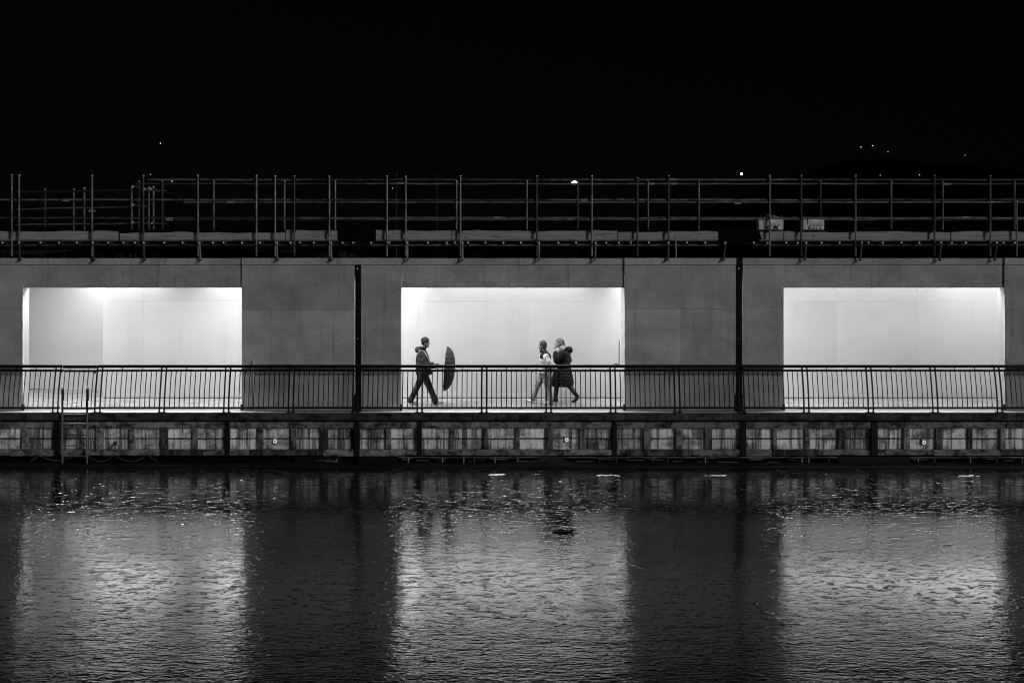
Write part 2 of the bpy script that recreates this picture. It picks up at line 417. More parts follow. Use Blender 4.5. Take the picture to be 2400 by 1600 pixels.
# roof and back walls
ZR = 3.34
YB = 2.48
obj('roof', box(X(-330, 0), X(1727, 0), 0.06, 5.6, ZR, ZR+0.12), M_WHITE, walk_a)
obj('roof', box(X(1740, 0), X(2720, 0), 0.06, 5.6, ZR, ZR+0.12), M_WHITE, walk_b)
def backboards(par, pxs, zs):
    for a, b in zip(pxs, pxs[1:]):
        for c, d in zip(zs, zs[1:]):
            obj('back_board', box(X(a, YB)+.0012, X(b, YB)-.0012, YB+random.uniform(0, .0025), YB+.05, c+.0012, d-.0012), M_WHITE, par)
obj('base_strip', box(X(243, YB), X(1732, YB), YB-.012, YB-.0005, 0.0, 0.022), M_METALDARK, walk_a)
obj('base_strip', box(X(1734, YB), X(2760, YB), YB-.012, YB-.0005, 0.0, 0.022), M_METALDARK, walk_b)
zrow = [0.0225, Z(918, YB), Z(706, YB), ZR]
backboards(walk_a, [241, 337, 560, 760, 980, 1240, 1490, 1733], zrow)
backboards(walk_b, [1733, 1960, 2150, 2340, 2560, 2760], zrow)
obj('back_frame', box(X(243, YB), X(1732, YB), YB+.055, YB+.16, 0, ZR), M_WHITE, walk_a)
obj('back_frame', box(X(1734, YB), X(2760, YB), YB+.055, YB+.16, 0, ZR), M_WHITE, walk_b)
# deeper oblique wall of the left bay
b = bmesh.new()
yl, yr = 4.62, 4.17
pts = [(X(-260, 5.0), 5.45), (X(69, yl), yl), (X(241, yr)+0.35, yr-0.06)]
lo = [b.verts.new((x, y, 0)) for x, y in pts]; hi = [b.verts.new((x, y, ZR)) for x, y in pts]
lo2 = [b.verts.new((x, y+.08, 0)) for x, y in pts]; hi2 = [b.verts.new((x, y+.08, ZR)) for x, y in pts]
for i in range(2):
    b.faces.new((lo[i], lo[i+1], hi[i+1], hi[i])); b.faces.new((lo2[i], hi2[i], hi2[i+1], lo2[i+1]))
obj('deep_wall', b, M_WHITE, walk_a)
obj('return_wall', box(X(241, YB)+.003, X(241, YB)+.06, YB+.052, 4.3, 0, ZR), M_WHITE, walk_a)
# corner guards at the foot of the openings
for par, px in ((walk_a, 940), (walk_a, 1463.5), (walk_a, 566.5), (walk_b, 1837), (walk_b, 2354.5), (walk_a, 53.5)):
    s = 1 if px in (940, 566.5+1e9, 1837+1e9) else -1
    obj('corner_guard', box(X(px, 0)-.03, X(px, 0)+.03, -0.012, 0.05, ZB, ZB+0.15, .003), M_METALDARK, par)
# dark strip on the edge of the middle opening's back wall
t = obj('edge_strip_bar', box(X(1451, 2.3)-.012, X(1451, 2.3)+.012, 2.26, 2.30, Z(850, 2.3), Z(798, 2.3), .002), M_METALDARK)
t.name = 'vertical_bar'; tag(t, 'thin black upright bar by the right edge of the middle opening', 'bar')
t = obj('small_shelf', box(X(1446, 2.4)-.07, X(1446, 2.4)+.07, 2.40, 2.475, Z(852, 2.4)-.012, Z(852, 2.4)), M_METALDARK)
tag(t, 'small dark ledge beside the foot of the thin black bar', 'ledge')

# flat light panels on the walkway ceiling, out of sight above the headers
M_DIFF = emit('fitting_diffuser', 0.9, 0.6)
M_FIT = plain('fitting_body', 0.7, 0.5)
def fitting(px, y, ln, label, k=1.0, tilt=5):
    t = thing('light_panel', label, 'light', 'flat light panels inside the covered walkway')
    t.location = (X(px, y), y, ZR-0.02)
    obj('housing', box(-ln/2, ln/2, -.2, .2, -0.03, 0.02), M_FIT, t)
    obj('diffuser', box(-ln/2+.02, ln/2-.02, -.19, .19, -0.05, -0.031, .006), M_DIFF, t)
    ld = bpy.data.lights.new('panel_lamp', 'AREA'); ld.shape = 'RECTANGLE'; ld.size = ln-.06; ld.size_y = .36
    ld.energy = LAMP_L*k*math.pi*ld.size*ld.size_y
    lo_ = bpy.data.objects.new('panel_lamp', ld); col.objects.link(lo_); lo_.parent = t; lo_.location = (0, 0, -.08 - .2*math.sin(R(tilt)))
    lo_.rotation_euler = (R(tilt), 0, 0)
for p0, p1, k, lb in ((-200, 300, .92, 'run of ceiling light panels over the left opening'), (395, 985, 1.1, 'run of ceiling light panels behind the two grey columns left of the man'), (1010, 1400, .75, 'run of ceiling light panels over the man and the two women'),
        (1475, 1890, 1.1, 'run of ceiling light panels behind the columns on both sides of the split'), (1930, 2640, .52, 'run of ceiling light panels over the right opening')):
    fitting((p0+p1)/2, 0.64, (p1-p0)*S(0.64), lb, k)
fitting(110, 2.3, 2.2, 'ceiling light panel over the deep recess of the left opening', .34, 40)

# standpipe in front of the wide column
t = obj('standpipe', tub([(X(595, -.06), -.06, 0.006), (X(595, -.06), -.06, Z(842, -.06))], 0.017, 10), M_QB, None, True)
tag(t, 'short dark standpipe against the wide grey column', 'pipe')

# ------------------------------------------------------------------ black posts
for px, top, lb in ((838.5, 620.5, 'black post standing in the gap between two grey columns left of the man'), (1733.5, 604, 'black post standing in the split between the two hoardings')):
    t = thing('black_post', lb, 'post', 'black posts along the walkway')
    t.location = (X(px, -.06), 0, 0)
    wd = 0.072
    b = bmesh.new()
    zt = Z(top, 0)-0.006
    x_b = 0.0
    bx(b, -wd, wd, -0.012, 0.10, 0.02, zt)
    obj('shaft', b, M_POST, t)
    obj('base_plate', box(-0.11, 0.11, -0.2, 0.09, 0.012, 0.03, .004), M_POST, t)
    obj('base_sleeve', box(-0.080, 0.080, -0.06, 0.098, 0.03, 0.42, .006), M_POST, t)
    M_TAG = M_QB
    obj('pale_tag', box(-0.028, 0.002, -0.016, -0.013, Z(632, -.1), Z(627, -.1)), M_CAPEND, t)
    obj('bolt', box(-0.02, -0.008, -0.016, -0.013, Z(795.5, -.1), Z(793, -.1)), M_CAPEND, t)

# ------------------------------------------------------------------ railing with gate
ZTR0, ZTR1 = 0.0, 0.0
def rail_y(z):       # the railing bows: its foot stands nearer the water than its top
    f = max(0.0, min(1.0, z/1.15))
    return -0.40 + 0.24*f**1.6
z_top0, z_top1 = Z(861.3, -.17), Z(854.6, -.17)
z_mid0, z_mid1 = Z(870.4, -.19), Z(865.6, -.19)
z_bot0, z_bot1 = Z(957.6, -.39), Z(953.2, -.39)
def upright(name, par, px, z0, z1, r, m=M_BLACK):
    zs = [z0 + (z1-z0)*k/6 for k in range(7)]
    xw = X(px, -.3) + random.uniform(-.003, .003); bend = random.uniform(-.004, .004); by = random.uniform(-.004, .004)
    o = obj(name, tub([(xw + bend*math.sin(3.1*k/6), rail_y(z) + by*math.sin(3.1*k/6), z) for k, z in enumerate(zs)], r*random.uniform(.92, 1.08), 6), m, par)
    if name == 'post': obj('base_plate', box(xw-.045, xw+.045, -.45, -.345, .019, .030, .002), m, o)
def hbar(name, par, p0, p1, z0, z1, y, th):
    obj(name, box(X(p0, -.3), X(p1, -.3), y-th/2, y+th/2, z0, z1, .004), M_BLACK, par)
PER, SP = 150.6, 11.6
def module(par, p, n=12, p_first=True, p_last=True):
    for k in range(n+1):
        q = p + k*SP
        if k in (0, n):
            if (k == 0 and p_first) or (k == n and p_last): upright('post', par, q, 0.012, z_top0, 0.021)
        else:
            upright('baluster', par, q, z_bot1, z_top0 if k % 4 == 0 else z_mid0, 0.0115)
rail_r = thing('railing', 'long black metal railing running right of the ladder gate', 'railing', 'black railings along the quay edge')
for k in range(18): module(rail_r, 237 + PER*k)
upright('post', rail_r, 225.6, 0.012, z_top0, 0.021)
p_end = 237 + PER*18
hbar('top_rail', rail_r, 226, p_end, z_top0, z_top1, rail_y(1.1), 0.07)
hbar('middle_rail', rail_r, 226, p_end, z_mid0, z_mid1, rail_y(1.0), 0.045)
hbar('bottom_rail', rail_r, 226, p_end, z_bot0, z_bot1, rail_y(.14), 0.045)
rail_l = thing('railing', 'short black metal railing running left of the ladder gate', 'railing', 'black railings along the quay edge')
for k in range(1, 5): module(rail_l, 127 - 12*SP - PER*(k-1))
upright('post', rail_l, 139, 0.012, z_top0, 0.021)
p_beg = 127 - 12*SP - PER*3
hbar('top_rail', rail_l, p_beg, 141.5, z_top0, z_top1, rail_y(1.1), 0.07)
hbar('middle_rail', rail_l, p_beg, 146, z_mid0, z_mid1, rail_y(1.0), 0.045)
hbar('bottom_rail', rail_l, p_beg, 143.5, z_bot0, z_bot1, rail_y(.14), 0.045)
gate = thing('railing_gate', 'black barred gate in the railing above the quay ladder', 'gate')
hbar('top_rail', gate, 144, 224.6, z_top0-.012, z_top1-.008, rail_y(1.1), 0.07)
hbar('middle_rail', gate, 147.5, 224.5, z_mid0-.010, z_mid1-.008, rail_y(1.0), 0.045)
hbar('bottom_rail', gate, 147.5, 224.5, z_bot0-.008, z_bot1-.006, rail_y(.14), 0.045)
for k in range(7): upright('baluster', gate, 149.3+11.15*k, z_bot1-.01, (z_top0-.01) if k in (1, 5) else z_mid0-.008, 0.0115)
b = bmesh.new(); ball(b, (X(146, -.2), rail_y(1.0)-.03, Z(869.5, -.2)), .022, .02, .04, 10)
obj('latch', b, M_BLACK, gate, True)
obj('hinge', box(X(221.5, -.2), X(225, -.2), rail_y(1.0)-.02, rail_y(1.0)+.02, Z(875, -.2), Z(870, -.2)), M_BLACK, gate)

# ------------------------------------------------------------------ ladder
lad = thing('quay_ladder', 'steel ladder with black handgrips going down into the water at the gate', 'ladder')
YL = -0.56
for px in (146.3, 204.3):
    obj('stile', tub([(X(px, YL), YL, Z(906, YL)), (X(px, YL), YL, -2.4)], 0.021, 8), M_STEEL, lad)
    obj('handgrip', tub([(X(px, YL), YL, Z(966, YL)), (X(px, YL), YL-.004, Z(912, YL))], [0.026, 0.027], 8), M_BLACK, lad)
    b = bmesh.new()
    tube(b, [(X(px+.8, YL+.02), YL+.02, Z(908, YL)), (X(px+1.5, YL+.1), YL+.1, Z(911, YL)), (X(px+2.3, YL+.15), YL+.15, Z(922, YL)), (X(px+2.5, YL+.16), YL+.16, Z(940, YL))], 0.020, 8)
    obj('grip_return', b, M_BLACK, lad)
    b = bmesh.new(); ball(b, (X(px, YL), YL-.006, Z(906.5, YL)), .025, .025, .012, 10); obj('pale_cap', b, M_SLEEVE, lad, True)
for py in (970.5, 992.5, 1018.5, 1044, 1069, 1093):
    obj('rung', tub([(X(146.3, YL), YL, Z(py, YL)), (X(204.3, YL), YL, Z(py, YL))], 0.014, 8), M_STEEL if py != 1018.5 else M_TUBEDARK, lad)

# ------------------------------------------------------------------ mooring ring, chain, boom, glint rows
ring = thing('mooring_ring', 'iron mooring ring hanging on the quay wall right of the ladder', 'ring')
ring.location = (X(270, -.46), -.46, Z(1049, -.46))
b = bmesh.new(); torus(b, Matrix.Rotation(R(80), 4, 'X'), 0.085, 0.013, 20, 6); obj('ring', b, M_TUBEDARK, ring, True)
obj('eye_plate', box(-.03, .03, -.01, .06, 0.06, 0.14, .006), M_COUPLER, ring)
b = bmesh.new()
def swag(p0, z0, p1, z1, sag):
    y = -0.50
    a = Vector((X(p0, y), y, Z(z0, y))); c = Vector((X(p1, y), y, Z(z1, y)))
    n = max(4, int((c-a).length/0.05))
    for i in range(n):
        f = (i+.5)/n
        p = a.lerp(c, f) + Vector((0, 0, -4*sag*f*(1-f)))
        M = Matrix.Translation(p) @ Matrix.Rotation(R(90) if i % 2 else R(15), 4, 'X') @ Matrix.Diagonal((1.5, 1, 1, 1))
        torus(b, M, 0.016, 0.006, 8, 4)
for s in ((70, 1082, 92, 1066, .0), (92, 1066, 178, 1067, .13), (178, 1067, 206, 1067, .02), (206, 1067, 268, 1065, .16), (268, 1065, 346, 1064, .17), (346, 1064, 376, 1088, .0)): swag(*s)
tag(obj('mooring_chain', b, M_TUBEDARK), 'thin chain hanging in swags under the mooring ring', 'chain')

def boom_top(x):
    px = 1200 + x/S(-.75)
    h = 0.09*math.exp(-((px-1293)/34)**2) + 0.04*math.exp(-((px-1293)/120)**2) + 0.06*math.exp(-((px-735)/60)**2)
    return -1.16 + h + .012*math.sin(px*.021)
b = bmesh.new(); rings_ = []
x = X(-440, -.75)
while x < X(2840, -.75):
    zt = boom_top(x); zb = -1.40; zc = (zt+zb)/2; hz = (zt-zb)/2
    rings_.append([b.verts.new((x, -.74 + .12*math.cos(2*math.pi*k/12), zc + hz*math.sin(2*math.pi*k/12))) for k in range(12)]); x += .16
for r0, r1 in zip(rings_, rings_[1:]):
    for k in range(12): b.faces.new((r0[k], r0[(k+1)%12], r1[(k+1)%12], r1[k]))
boom = obj('floating_boom', b, M_RUBBER, None, True)
tag(boom, 'long black floating boom lying on the water along the quay', 'boom')
# hand-painted marks on a black plate under the quay
plate = obj('marked_plate', box(X(690, -.52), X(800, -.52), -.52, -.50, Z(1091, -.52), Z(1070, -.52), .003), M_RUBBER)
tag(plate, 'black plate with small white hand-painted figures under the quay wall', 'plate')
fc = bpy.data.curves.new('painted_figures', 'FONT'); fc.body = '212/202100'; fc.size = 0.10; fc.extrude = 0.001; fc.shear = 0.25; fc.space_character = 1.08
fo = bpy.data.objects.new('painted_figures', fc); col.objects.link(fo); fo.parent = plate
fo.location = (X(738.5, -.52), -.5225, Z(1083, -.52)); fo.rotation_euler = (R(90), R(3), 0)
bpy.context.view_layer.update()
_dg = bpy.context.evaluated_depsgraph_get()
_me = bpy.data.meshes.new_from_object(fo.evaluated_get(_dg)); _me.materials.clear()
fo2 = link('painted_figures', _me, plain('white_figures', 0.5, 0.7), plate); fo2.location = fo.location; fo2.rotation_euler = fo.rotation_euler
bpy.data.objects.remove(fo); fo2.name = 'painted_figures'
obj('bright_hook', tub([(X(790, -.53), -.535, Z(1074, -.53)), (X(789, -.53), -.535, Z(1081, -.53))], .012, 6), M_SLEEVE, plate)
for p0, p1, lb in ((840, 931, 'black flat plate under the quay left of the long row of glints'), (1966, 2132, 'long black flat plate under the quay below the right opening')):
    t = obj('dark_plate', box(X(p0, -.52), X(p1, -.52), -.53, -.50, Z(1088, -.52), Z(1070, -.52), .003), M_RUBBER)
    tag(t, lb, 'plate', 'black plates under the quay')
M_QUAYGLINT = plain('quay_glint', 0.5, 0.22, 0.6, 0.5, 0.9, 3.0)  # pale rods paint the glints along the wet quay foot
for p0, p1, hs, lb in ((934, 1965, (957, 1037, 1087, 1112, 1160, 1213, 1283, 1405, 1444, 1529, 1565, 1653, 1879, 1895, 1943), 'long row of glints modelled as rods and stubs under the middle of the quay'), (2133, 2520, (2151, 2190, 2274, 2335, 2395), 'row of glints modelled as rods and stubs under the quay at the right end')):
    t = thing('glint_row', lb, 'pipe', 'glints under the quay')
    yy = -.50
    n = int((p1-p0)/18)
    pts = [(X(p0+(p1-p0)*i/n, yy), yy+random.uniform(-.004, .004), Z(1071.6+random.uniform(-.6, .6), yy)) for i in range(n+1)]
    obj('glint_line', tub(pts, .012, 6), M_QUAYGLINT, t)
    q = p0+8
    while q < p1-30:
        ln = random.uniform(14, 50)
        if random.random() < .6:
            pz = random.uniform(1075, 1083)
            obj('short_glint', tub([(X(q, yy), yy+.02, Z(pz, yy)), (X(min(q+ln, p1), yy), yy+.02, Z(pz+random.uniform(-1, 1), yy))], .009, 6), M_QUAYGLINT, t)
        q += ln+random.uniform(6, 30)
    for h in hs:
        obj('hanger', tub([(X(h, yy), yy-.02, Z(1070.5, yy)), (X(h, yy), yy-.02, Z(1086, yy))], .016, 6), M_SLEEVE if random.random() < .55 else M_TUBEDARK, t)  # stubs continue the painted glints as short uprights
M_GLINT = plain('painted_glint', 0.75, 0.9, 0, 0.2, 0.5, 12.0)  # pale patches paint glints of reflected light onto the water
for px, py, wpx, lb in ((1163, 1112, 27, 'painted glint on the water below the man and the women'), (1424, 1114, 32, 'painted glint on the water below the right end of the middle opening'), (1682, 1114, 40, 'painted glint on the water near the right-hand black post'), (2272, 1115, 32, 'painted glint on the water below the right opening')):
    d = (CAM_Z-WATER)*F/(py-HOR); yy = d+CAM_Y
    b = bmesh.new()
    for i in range(26):
        a = random.gauss(0, .42)*wpx*S(yy); 
        ball(b, (X(px, yy)+a, yy+random.gauss(0, .035), WATER+.002), random.uniform(.02, .07), random.uniform(.012, .03), .006, 8)
    tag(obj('water_glint', b, M_GLINT), lb, 'painted_glint', 'painted glints by the quay')

# ------------------------------------------------------------------ scaffolding on the roof
scaf = thing('scaffolding', 'tube scaffolding with rails and toe boards on top of the grey walkway', 'scaffolding')
RT = 0.0242
YS, YR_, YT = 0.10, 0.165, 0.22
def pole(px, top, bot, y, m):
    o = obj('standard', tub([(X(px, y), y, Z(bot, y)), (X(px, y), y, Z(top, y))], RT, 8), m, scaf)
    obj('tube_end', tub([(X(px, y), y, Z(top, y)+.001), (X(px, y), y, Z(top-1.6, y))], RT+.004, 8), M_CAPEND, o)
    return o
front = [(-330,411),(-170,412),(-60,411),(28,411),(45,411),(216,412),(336,412),(464,412),(601,412),(645,413),(690,413),(772,414),(907,413.5),(951,414),(1079,413),(1258,413.5),(1387,413),(1494,417),(1567,412.5),(1804,411.5),(1878,411.5),(2005,411.5),(2190,412),(2321,412.5),(2383,472),(2470,412),(2600,412),(2740,413)]
dull = {336, 690, 1494, 1258, 1878, 2190, 1567}
for px, top in front:
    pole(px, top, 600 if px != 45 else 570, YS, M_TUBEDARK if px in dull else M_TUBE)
rear = [(106,444),(173,443),(198,441),(309,440),(326,425.5),(349,440),(360,438.5),(381,425),(501,425.5),(667,425),(786,425),(1070,425),(1235,425.5),(1354,427),(1519,424.5),(1638,424),(1923,424.5),(2089,424.5),(2210,426),(2378,424)]
for px, top in rear:
    pole(px, top, 539.5, 2.10 if px not in (106, 173, 198) else 3.2, M_TUBEDARK if px in (381, 326, 106, 1354, 1923) else M_TUBE)
def ledger(p0, q0, p1, q1, y, m=M_TUBE, y1=None, name='ledger', r=RT):
    y1 = y if y1 is None else y1
    n = 14
    pts = []
    for i in range(n+1):
        f = i/n; yy = y+(y1-y)*f
        pts.append((X(p0+(p1-p0)*f, yy), yy, Z(q0+(q1-q0)*f, yy) + (random.uniform(-.006, .006) if 0 < i < n else 0)))
    return obj(name, tub(pts, r, 8), m, scaf)
for y, lv, st in ((YR_, (421.5, 468.5, 511), (345, -390, -390)), (2.15, (431, 474, 515), (317, 430, 380))):
    for z, p in zip(lv, st):
        cuts = [p] + [c for c in ([700, 1290, 1900] if y < 1 else [860, 1480, 2050]) if c > p] + [2790]
        for a, b in zip(cuts, cuts[1:]): ledger(a, z, b+3, z, y, M_TUBE if random.random() < .75 else M_TUBEDARK)
for q0, q1 in ((450, 446), (490.5, 485), (526.5, 524)):
    ledger(40, q0, 322, q1, 3.25, M_TUBE if q0 > 450 else M_TUBEDARK, 2.2)
for (p, z, y) in ((398,512,YR_),(398,516,2.15),(541,474,2.15),(747,515,2.15),(988,473,2.15),(1165,510.5,YR_),(1336,514.5,2.15),(1369,469,YR_),(1577,421,YR_),(1579,431,2.15),(1624,514,2.15),(1729,477,2.15),(937,421,YR_),(938,430,2.15),(2220,432,2.15),(2264,510,YR_),(2321,474,2.15),(1527,431,2.15),(155,470,YR_),(216,495,2.6)):
    obj('sleeve_coupler', tub([(X(p-7.5, y), y-.004, Z(z, y)), (X(p+7.5, y), y-.004, Z(z, y))], .031, 8), M_SLEEVE if random.random() < .8 else M_TUBEDARK, scaf)
# couplers where the rails meet the front poles
for px, top in front:
    if px < 0 or px > 2400 or px == 2383: continue
    for z in (421.5, 468.5, 511, 540):
        if z == 421.5 and px < 345: continue
        obj('coupler', box(X(px, YS)-.035, X(px, YS)+.035, YS-.01, YS+.075, Z(z, YS)-.035, Z(z, YS)+.035, .012), M_COUPLER, scaf)
# ends seen at the corner on the left
for p, z in ((320,438.5),(320,481),(320,521.5),(362,444),(364,523.5),(347,445)):
    b = tub([(X(p, 2.0), 1.7, Z(z, 2.0)), (X(p, 2.0), 3.0, Z(z, 2.0))], RT, 8)
    o = obj('short_tube', b, M_TUBE, scaf)
    obj('tube_end', tub([(X(p, 2.0), 1.690, Z(z, 2.0)), (X(p, 2.0), 1.699, Z(z, 2.0))], RT+.002, 10), M_CAPEND, o)
# toe boards
for i, (a, b_, z0, z1) in enumerate(((-380,277,542,562),(281,668,545,562),(670,790,540,563),(881,1058,540,563),(1060,1447,541,562),(1449,1683,543,563),(1780,1836,543,563),(1838,2227,543.5,562.5),(2230,2790,543,562.5))):
    b = bmesh.new(); n = max(6, int((b_-a)/12)); lo = []; hi = []
    for k in range(n+1):
        f = k/n; px = a+(b_-a)*f
        zt = z0+1.0*math.sin(px*.023+i)+.7*math.sin(px*.071)+random.uniform(-.4, .4)
        lo.append((px + (7 if (i == 6 and k == 0) else 0), z1)); hi.append((px, zt))
    V = []
    for y in (YT, YT+.038):
        V.append(([b.verts.new((X(p, YT), y, Z(z, YT))) for p, z in lo], [b.verts.new((X(p, YT), y, Z(z, YT))) for p, z in hi]))
    for k in range(n):
        b.faces.new((V[0][0][k], V[0][0][k+1], V[0][1][k+1], V[0][1][k]))
        b.faces.new((V[1][0][k+1], V[1][0][k], V[1][1][k], V[1][1][k+1]))
        b.faces.new((V[0][1][k], V[0][1][k+1], V[1][1][k+1], V[1][1][k]))
        b.faces.new((V[0][0][k+1], V[0][0][k], V[1][0][k], V[1][0][k+1]))
    for k in (0, n): b.faces.new((V[0][0][k], V[0][1][k], V[1][1][k], V[1][0][k]))
    obj('toe_board', b, M_TOE, scaf)
    ledger(a, 563.6, b_, 563.6, YR_, M_TUBE, None, 'ledger', RT*.9)
for a, b_ in ((-390, 612), (614, 790), (868, 1684), (1770, 2790)):
    ledger(a, 574.3, b_, 574.3, 0.12, M_TUBEDARK if a != 868 else M_TUBE)
ledger(780, 574, 880, 575, .9, M_TUBEDARK)
dots = [6,95,138,180,218,254,289,316,337,385,428,468,499,524,567,609,649,681,703,735,776,803,828,870,912,955,1003,1047,1066,1084,1097,1138,1180,1221,1264,1309,1350,1396,1421,1451,1479,1521,1567,1610,1653,1700,1767,1799,1843,1870,1890,1926,1968,2020,2036,2069,2113,2155,2206,2231,2264,2337,2352,2379,45]
for p in dots:
    y0 = -0.10; z = Z(568.8, y0)
    if p in (803, 828): y0 = 0.5; z = Z(568.8, y0)
    o = obj('transom', tub([(X(p, y0), y0, z), (X(p, y0), 2.2, z)], RT, 10), M_TUBEDARK, scaf)
    obj('tube_end', tub([(X(p, y0), y0-.004, z), (X(p, y0), y0-.001, z)], RT+.0005, 12), M_CAPEND, o)
    if random.random() < .5 : obj('coupler', box(X(p, .12)-.02, X(p, .12)+.02, .06, .14, Z(575.5, .12), Z(571, .12), .006), M_COUPLER, scaf)
for p0, p1 in ((45, 47), (218, 220.5), (337, 339), (468, 470), (649, 650), (776, 777), (955, 955), (1084, 1084), (1264, 1263), (1396, 1395), (1567, 1565), (1700, 1696), (1890, 1886), (2020, 2016), (2206, 2202), (2337, 2331)):
    y = -0.075
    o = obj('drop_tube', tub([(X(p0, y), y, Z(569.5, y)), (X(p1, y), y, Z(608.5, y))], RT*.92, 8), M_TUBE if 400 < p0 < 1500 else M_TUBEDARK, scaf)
    obj('hook', tub([(X(p1, y), y-.07, Z(609, y)), (X(p1, y), -.012, Z(609, y))], .024, 8), M_COUPLER, o)
for p in (1583,):
    obj('short_tube', tub([(X(p, .02), .02, Z(552, .02)), (X(p+1.5, .02), .02, Z(603, .02))], RT, 8), M_TUBE, scaf)
# deck boards and the dark boards along the far side
for k in range(8):
    y0 = .27+.225*k
    obj('deck_board', box(X(-380, .2), X(790, .2), y0, y0+.215, Z(566.3, .2)+.004, Z(563.5, .2)), M_DARKWOOD, scaf)
    obj('deck_board', box(X(881, .2), X(1683, .2), y0, y0+.215, Z(566.3, .2)+.004, Z(563.5, .2)), M_DARKWOOD, scaf)
    obj('deck_board', box(X(1780, .2), X(2790, .2), y0, y0+.215, Z(566.3, .2)+.004, Z(563.5, .2)), M_DARKWOOD, scaf)
for a, b_ in ((-380, 700), (702, 1500), (1502, 2790)):
    obj('far_board', box(X(a, 2.0), X(b_, 2.0), 2.0, 2.03, Z(575, 2.0), Z(538.5, 2.0)), M_DARKWOOD, scaf)

# things kept on the walkway roof, seen under the deck
M_DIM = plain('dim_sheet', 0.05, 0.7, 0, .3, .4, 4.0)
for px0, px1, z0, z1, lb in ((176, 197, 593, 602, 'dim grey board pack on the roof left of the deck opening'), (202, 214, 593, 602, 'narrow dim board pack beside the wider one on the roof'), (623, 642, 584, 603, 'dim grey crate under the scaffold deck left of the sparkling sheeting'), (1015, 1048, 583, 603, 'dim grey crate on the roof above the man and umbrella'), (1093, 1136, 583, 603, 'wider dim grey crate on the roof above the middle header'), (1272, 1352, 582, 590, 'long dim beam on the roof above the two women')):
    y = 1.1
    t = thing('stored_board_pack' if px1-px0 < 25 else 'stored_crate', lb, 'crate' if px1-px0 >= 25 else 'boards', 'stores on the walkway roof')
    x0, x1, za, zb = X(px0, y), X(px1, y), Z(z1+(16 if z1 < 600 else 10), y), Z(z0, y)
    n = 3 if px1-px0 < 60 else 1
    for k in range(n):
        obj('slat', box(x0, x1, y, y+.5, za+(zb-za)*k/n, za+(zb-za)*(k+1)/n-.012, .004), M_DIM, t)
def m_plastic():
    t = NT('plastic_sheet'); t.b.inputs['Base Color'].default_value = grey(.03); t.b.inputs['Roughness'].default_value = .22
    t.b.inputs['Specular IOR Level'].default_value = 1.0
    t.bump(t.noise((9, 9, 9), 4, .6), 1.0, .12); return t.m
M_PLAST = m_plastic()
for a, b_, lb in ((694, 772, 'crumpled shiny plastic sheeting on the roof left of the deck gap'), (793, 872, 'crumpled shiny plastic sheeting on the roof under the deck gap')):
    b = bmesh.new(); y = .9; n, mth = 34, 10
    g = [[b.verts.new((X(a+(b_-a)*i/n, y), y + .35*j/mth + random.uniform(-.06, .06), Z(604-20*math.sin(.5*math.pi*j/mth), y) + random.uniform(-.05, .01))) for i in range(n+1)] for j in range(mth+1)]
    for j in range(mth):
        for i in range(n): b.faces.new((g[j][i], g[j][i+1], g[j+1][i+1], g[j+1][i]))
    tag(obj('plastic_sheeting', b, M_PLAST), lb, 'sheeting', 'plastic sheeting on the roof')
b = bmesh.new()
for i in range(70):
    p = random.choice([random.uniform(0, 22), random.uniform(80, 170), random.uniform(225, 335), random.uniform(225, 335), random.uniform(350, 375)])
    y = random.uniform(.9, 1.5)
    tube(b, [(X(p, y), y, 3.46), (X(p+random.uniform(-1, 1), y), y, Z(random.uniform(588, 597), y))], .008, 5)
tag(obj('steel_bars', b, M_TUBE), 'many short upright steel bars on the roof at the left', 'steel bars', kind='stuff')

# site distribution boxes hung on the scaffold rail
M_BOX = plain('site_box', .72, .6, 0, .3, .15, 14.0)
M_LABEL = plain('box_label', .92, .6)
M_SOCK = plain('socket', .9, .5)
for px, lb, coil in ((1807, 'grey site power box under a cable coil hung on the scaffold rail', True), (1907, 'grey site power box right of the one with the coil', False)):
    t = thing('power_box', lb, 'power box', 'site power boxes on the scaffold')
    y = .20; sc_ = S(y)
    t.location = (X(px, y), y, Z(538.5, y))
    wd, ht = 58*sc_ if coil else 50*sc_, 26*sc_
    obj('case', box(-wd/2, wd/2, 0, .26, 0, ht, .012), M_BOX, t)
    obj('lid', box(-wd*.28, wd*.42, -.022, -.001, ht*.48, ht*.98, .006), M_BOX, t)
    obj('label', box(-wd*.05, wd*.2, -.026, -.0235, ht*.66, ht*.9), M_LABEL, t)
    for k in range(4):
        xs = -wd*.13+k*.09
        b = tub([(xs, -.045, ht*.22), (xs, .0, ht*.22)], .034, 10)
        s_ = obj('socket', b, M_SOCK if not (coil and k == 2) else M_COUPLER, t)
        obj('socket_lid', tub([(xs, -.049, ht*.22+.035), (xs, -.01, ht*.22+.035)], .014, 6), M_COUPLER, s_)
    obj('hanger', box(-wd*.45, -wd*.40, .0, .03, ht+.002, ht+.1), M_COUPLER, t); obj('hanger', box(wd*.40, wd*.45, .0, .03, ht+.002, ht+.1), M_COUPLER, t)
b = bmesh.new()
for k in range(4):
    torus(b, Matrix.Translation((X(1808, .33), .33, Z(508.5, .33)-.01+.017*k)) @ Matrix.Rotation(R(6*(k-1)), 4, 'Y') @ Matrix.Diagonal((1, .5, 1, 1)), .19-.01*k, .011, 24, 6)
tag(obj('cable_coil', b, M_TUBE, None, True), 'loose pale cable coil lying on the left power box', 'cable coil')

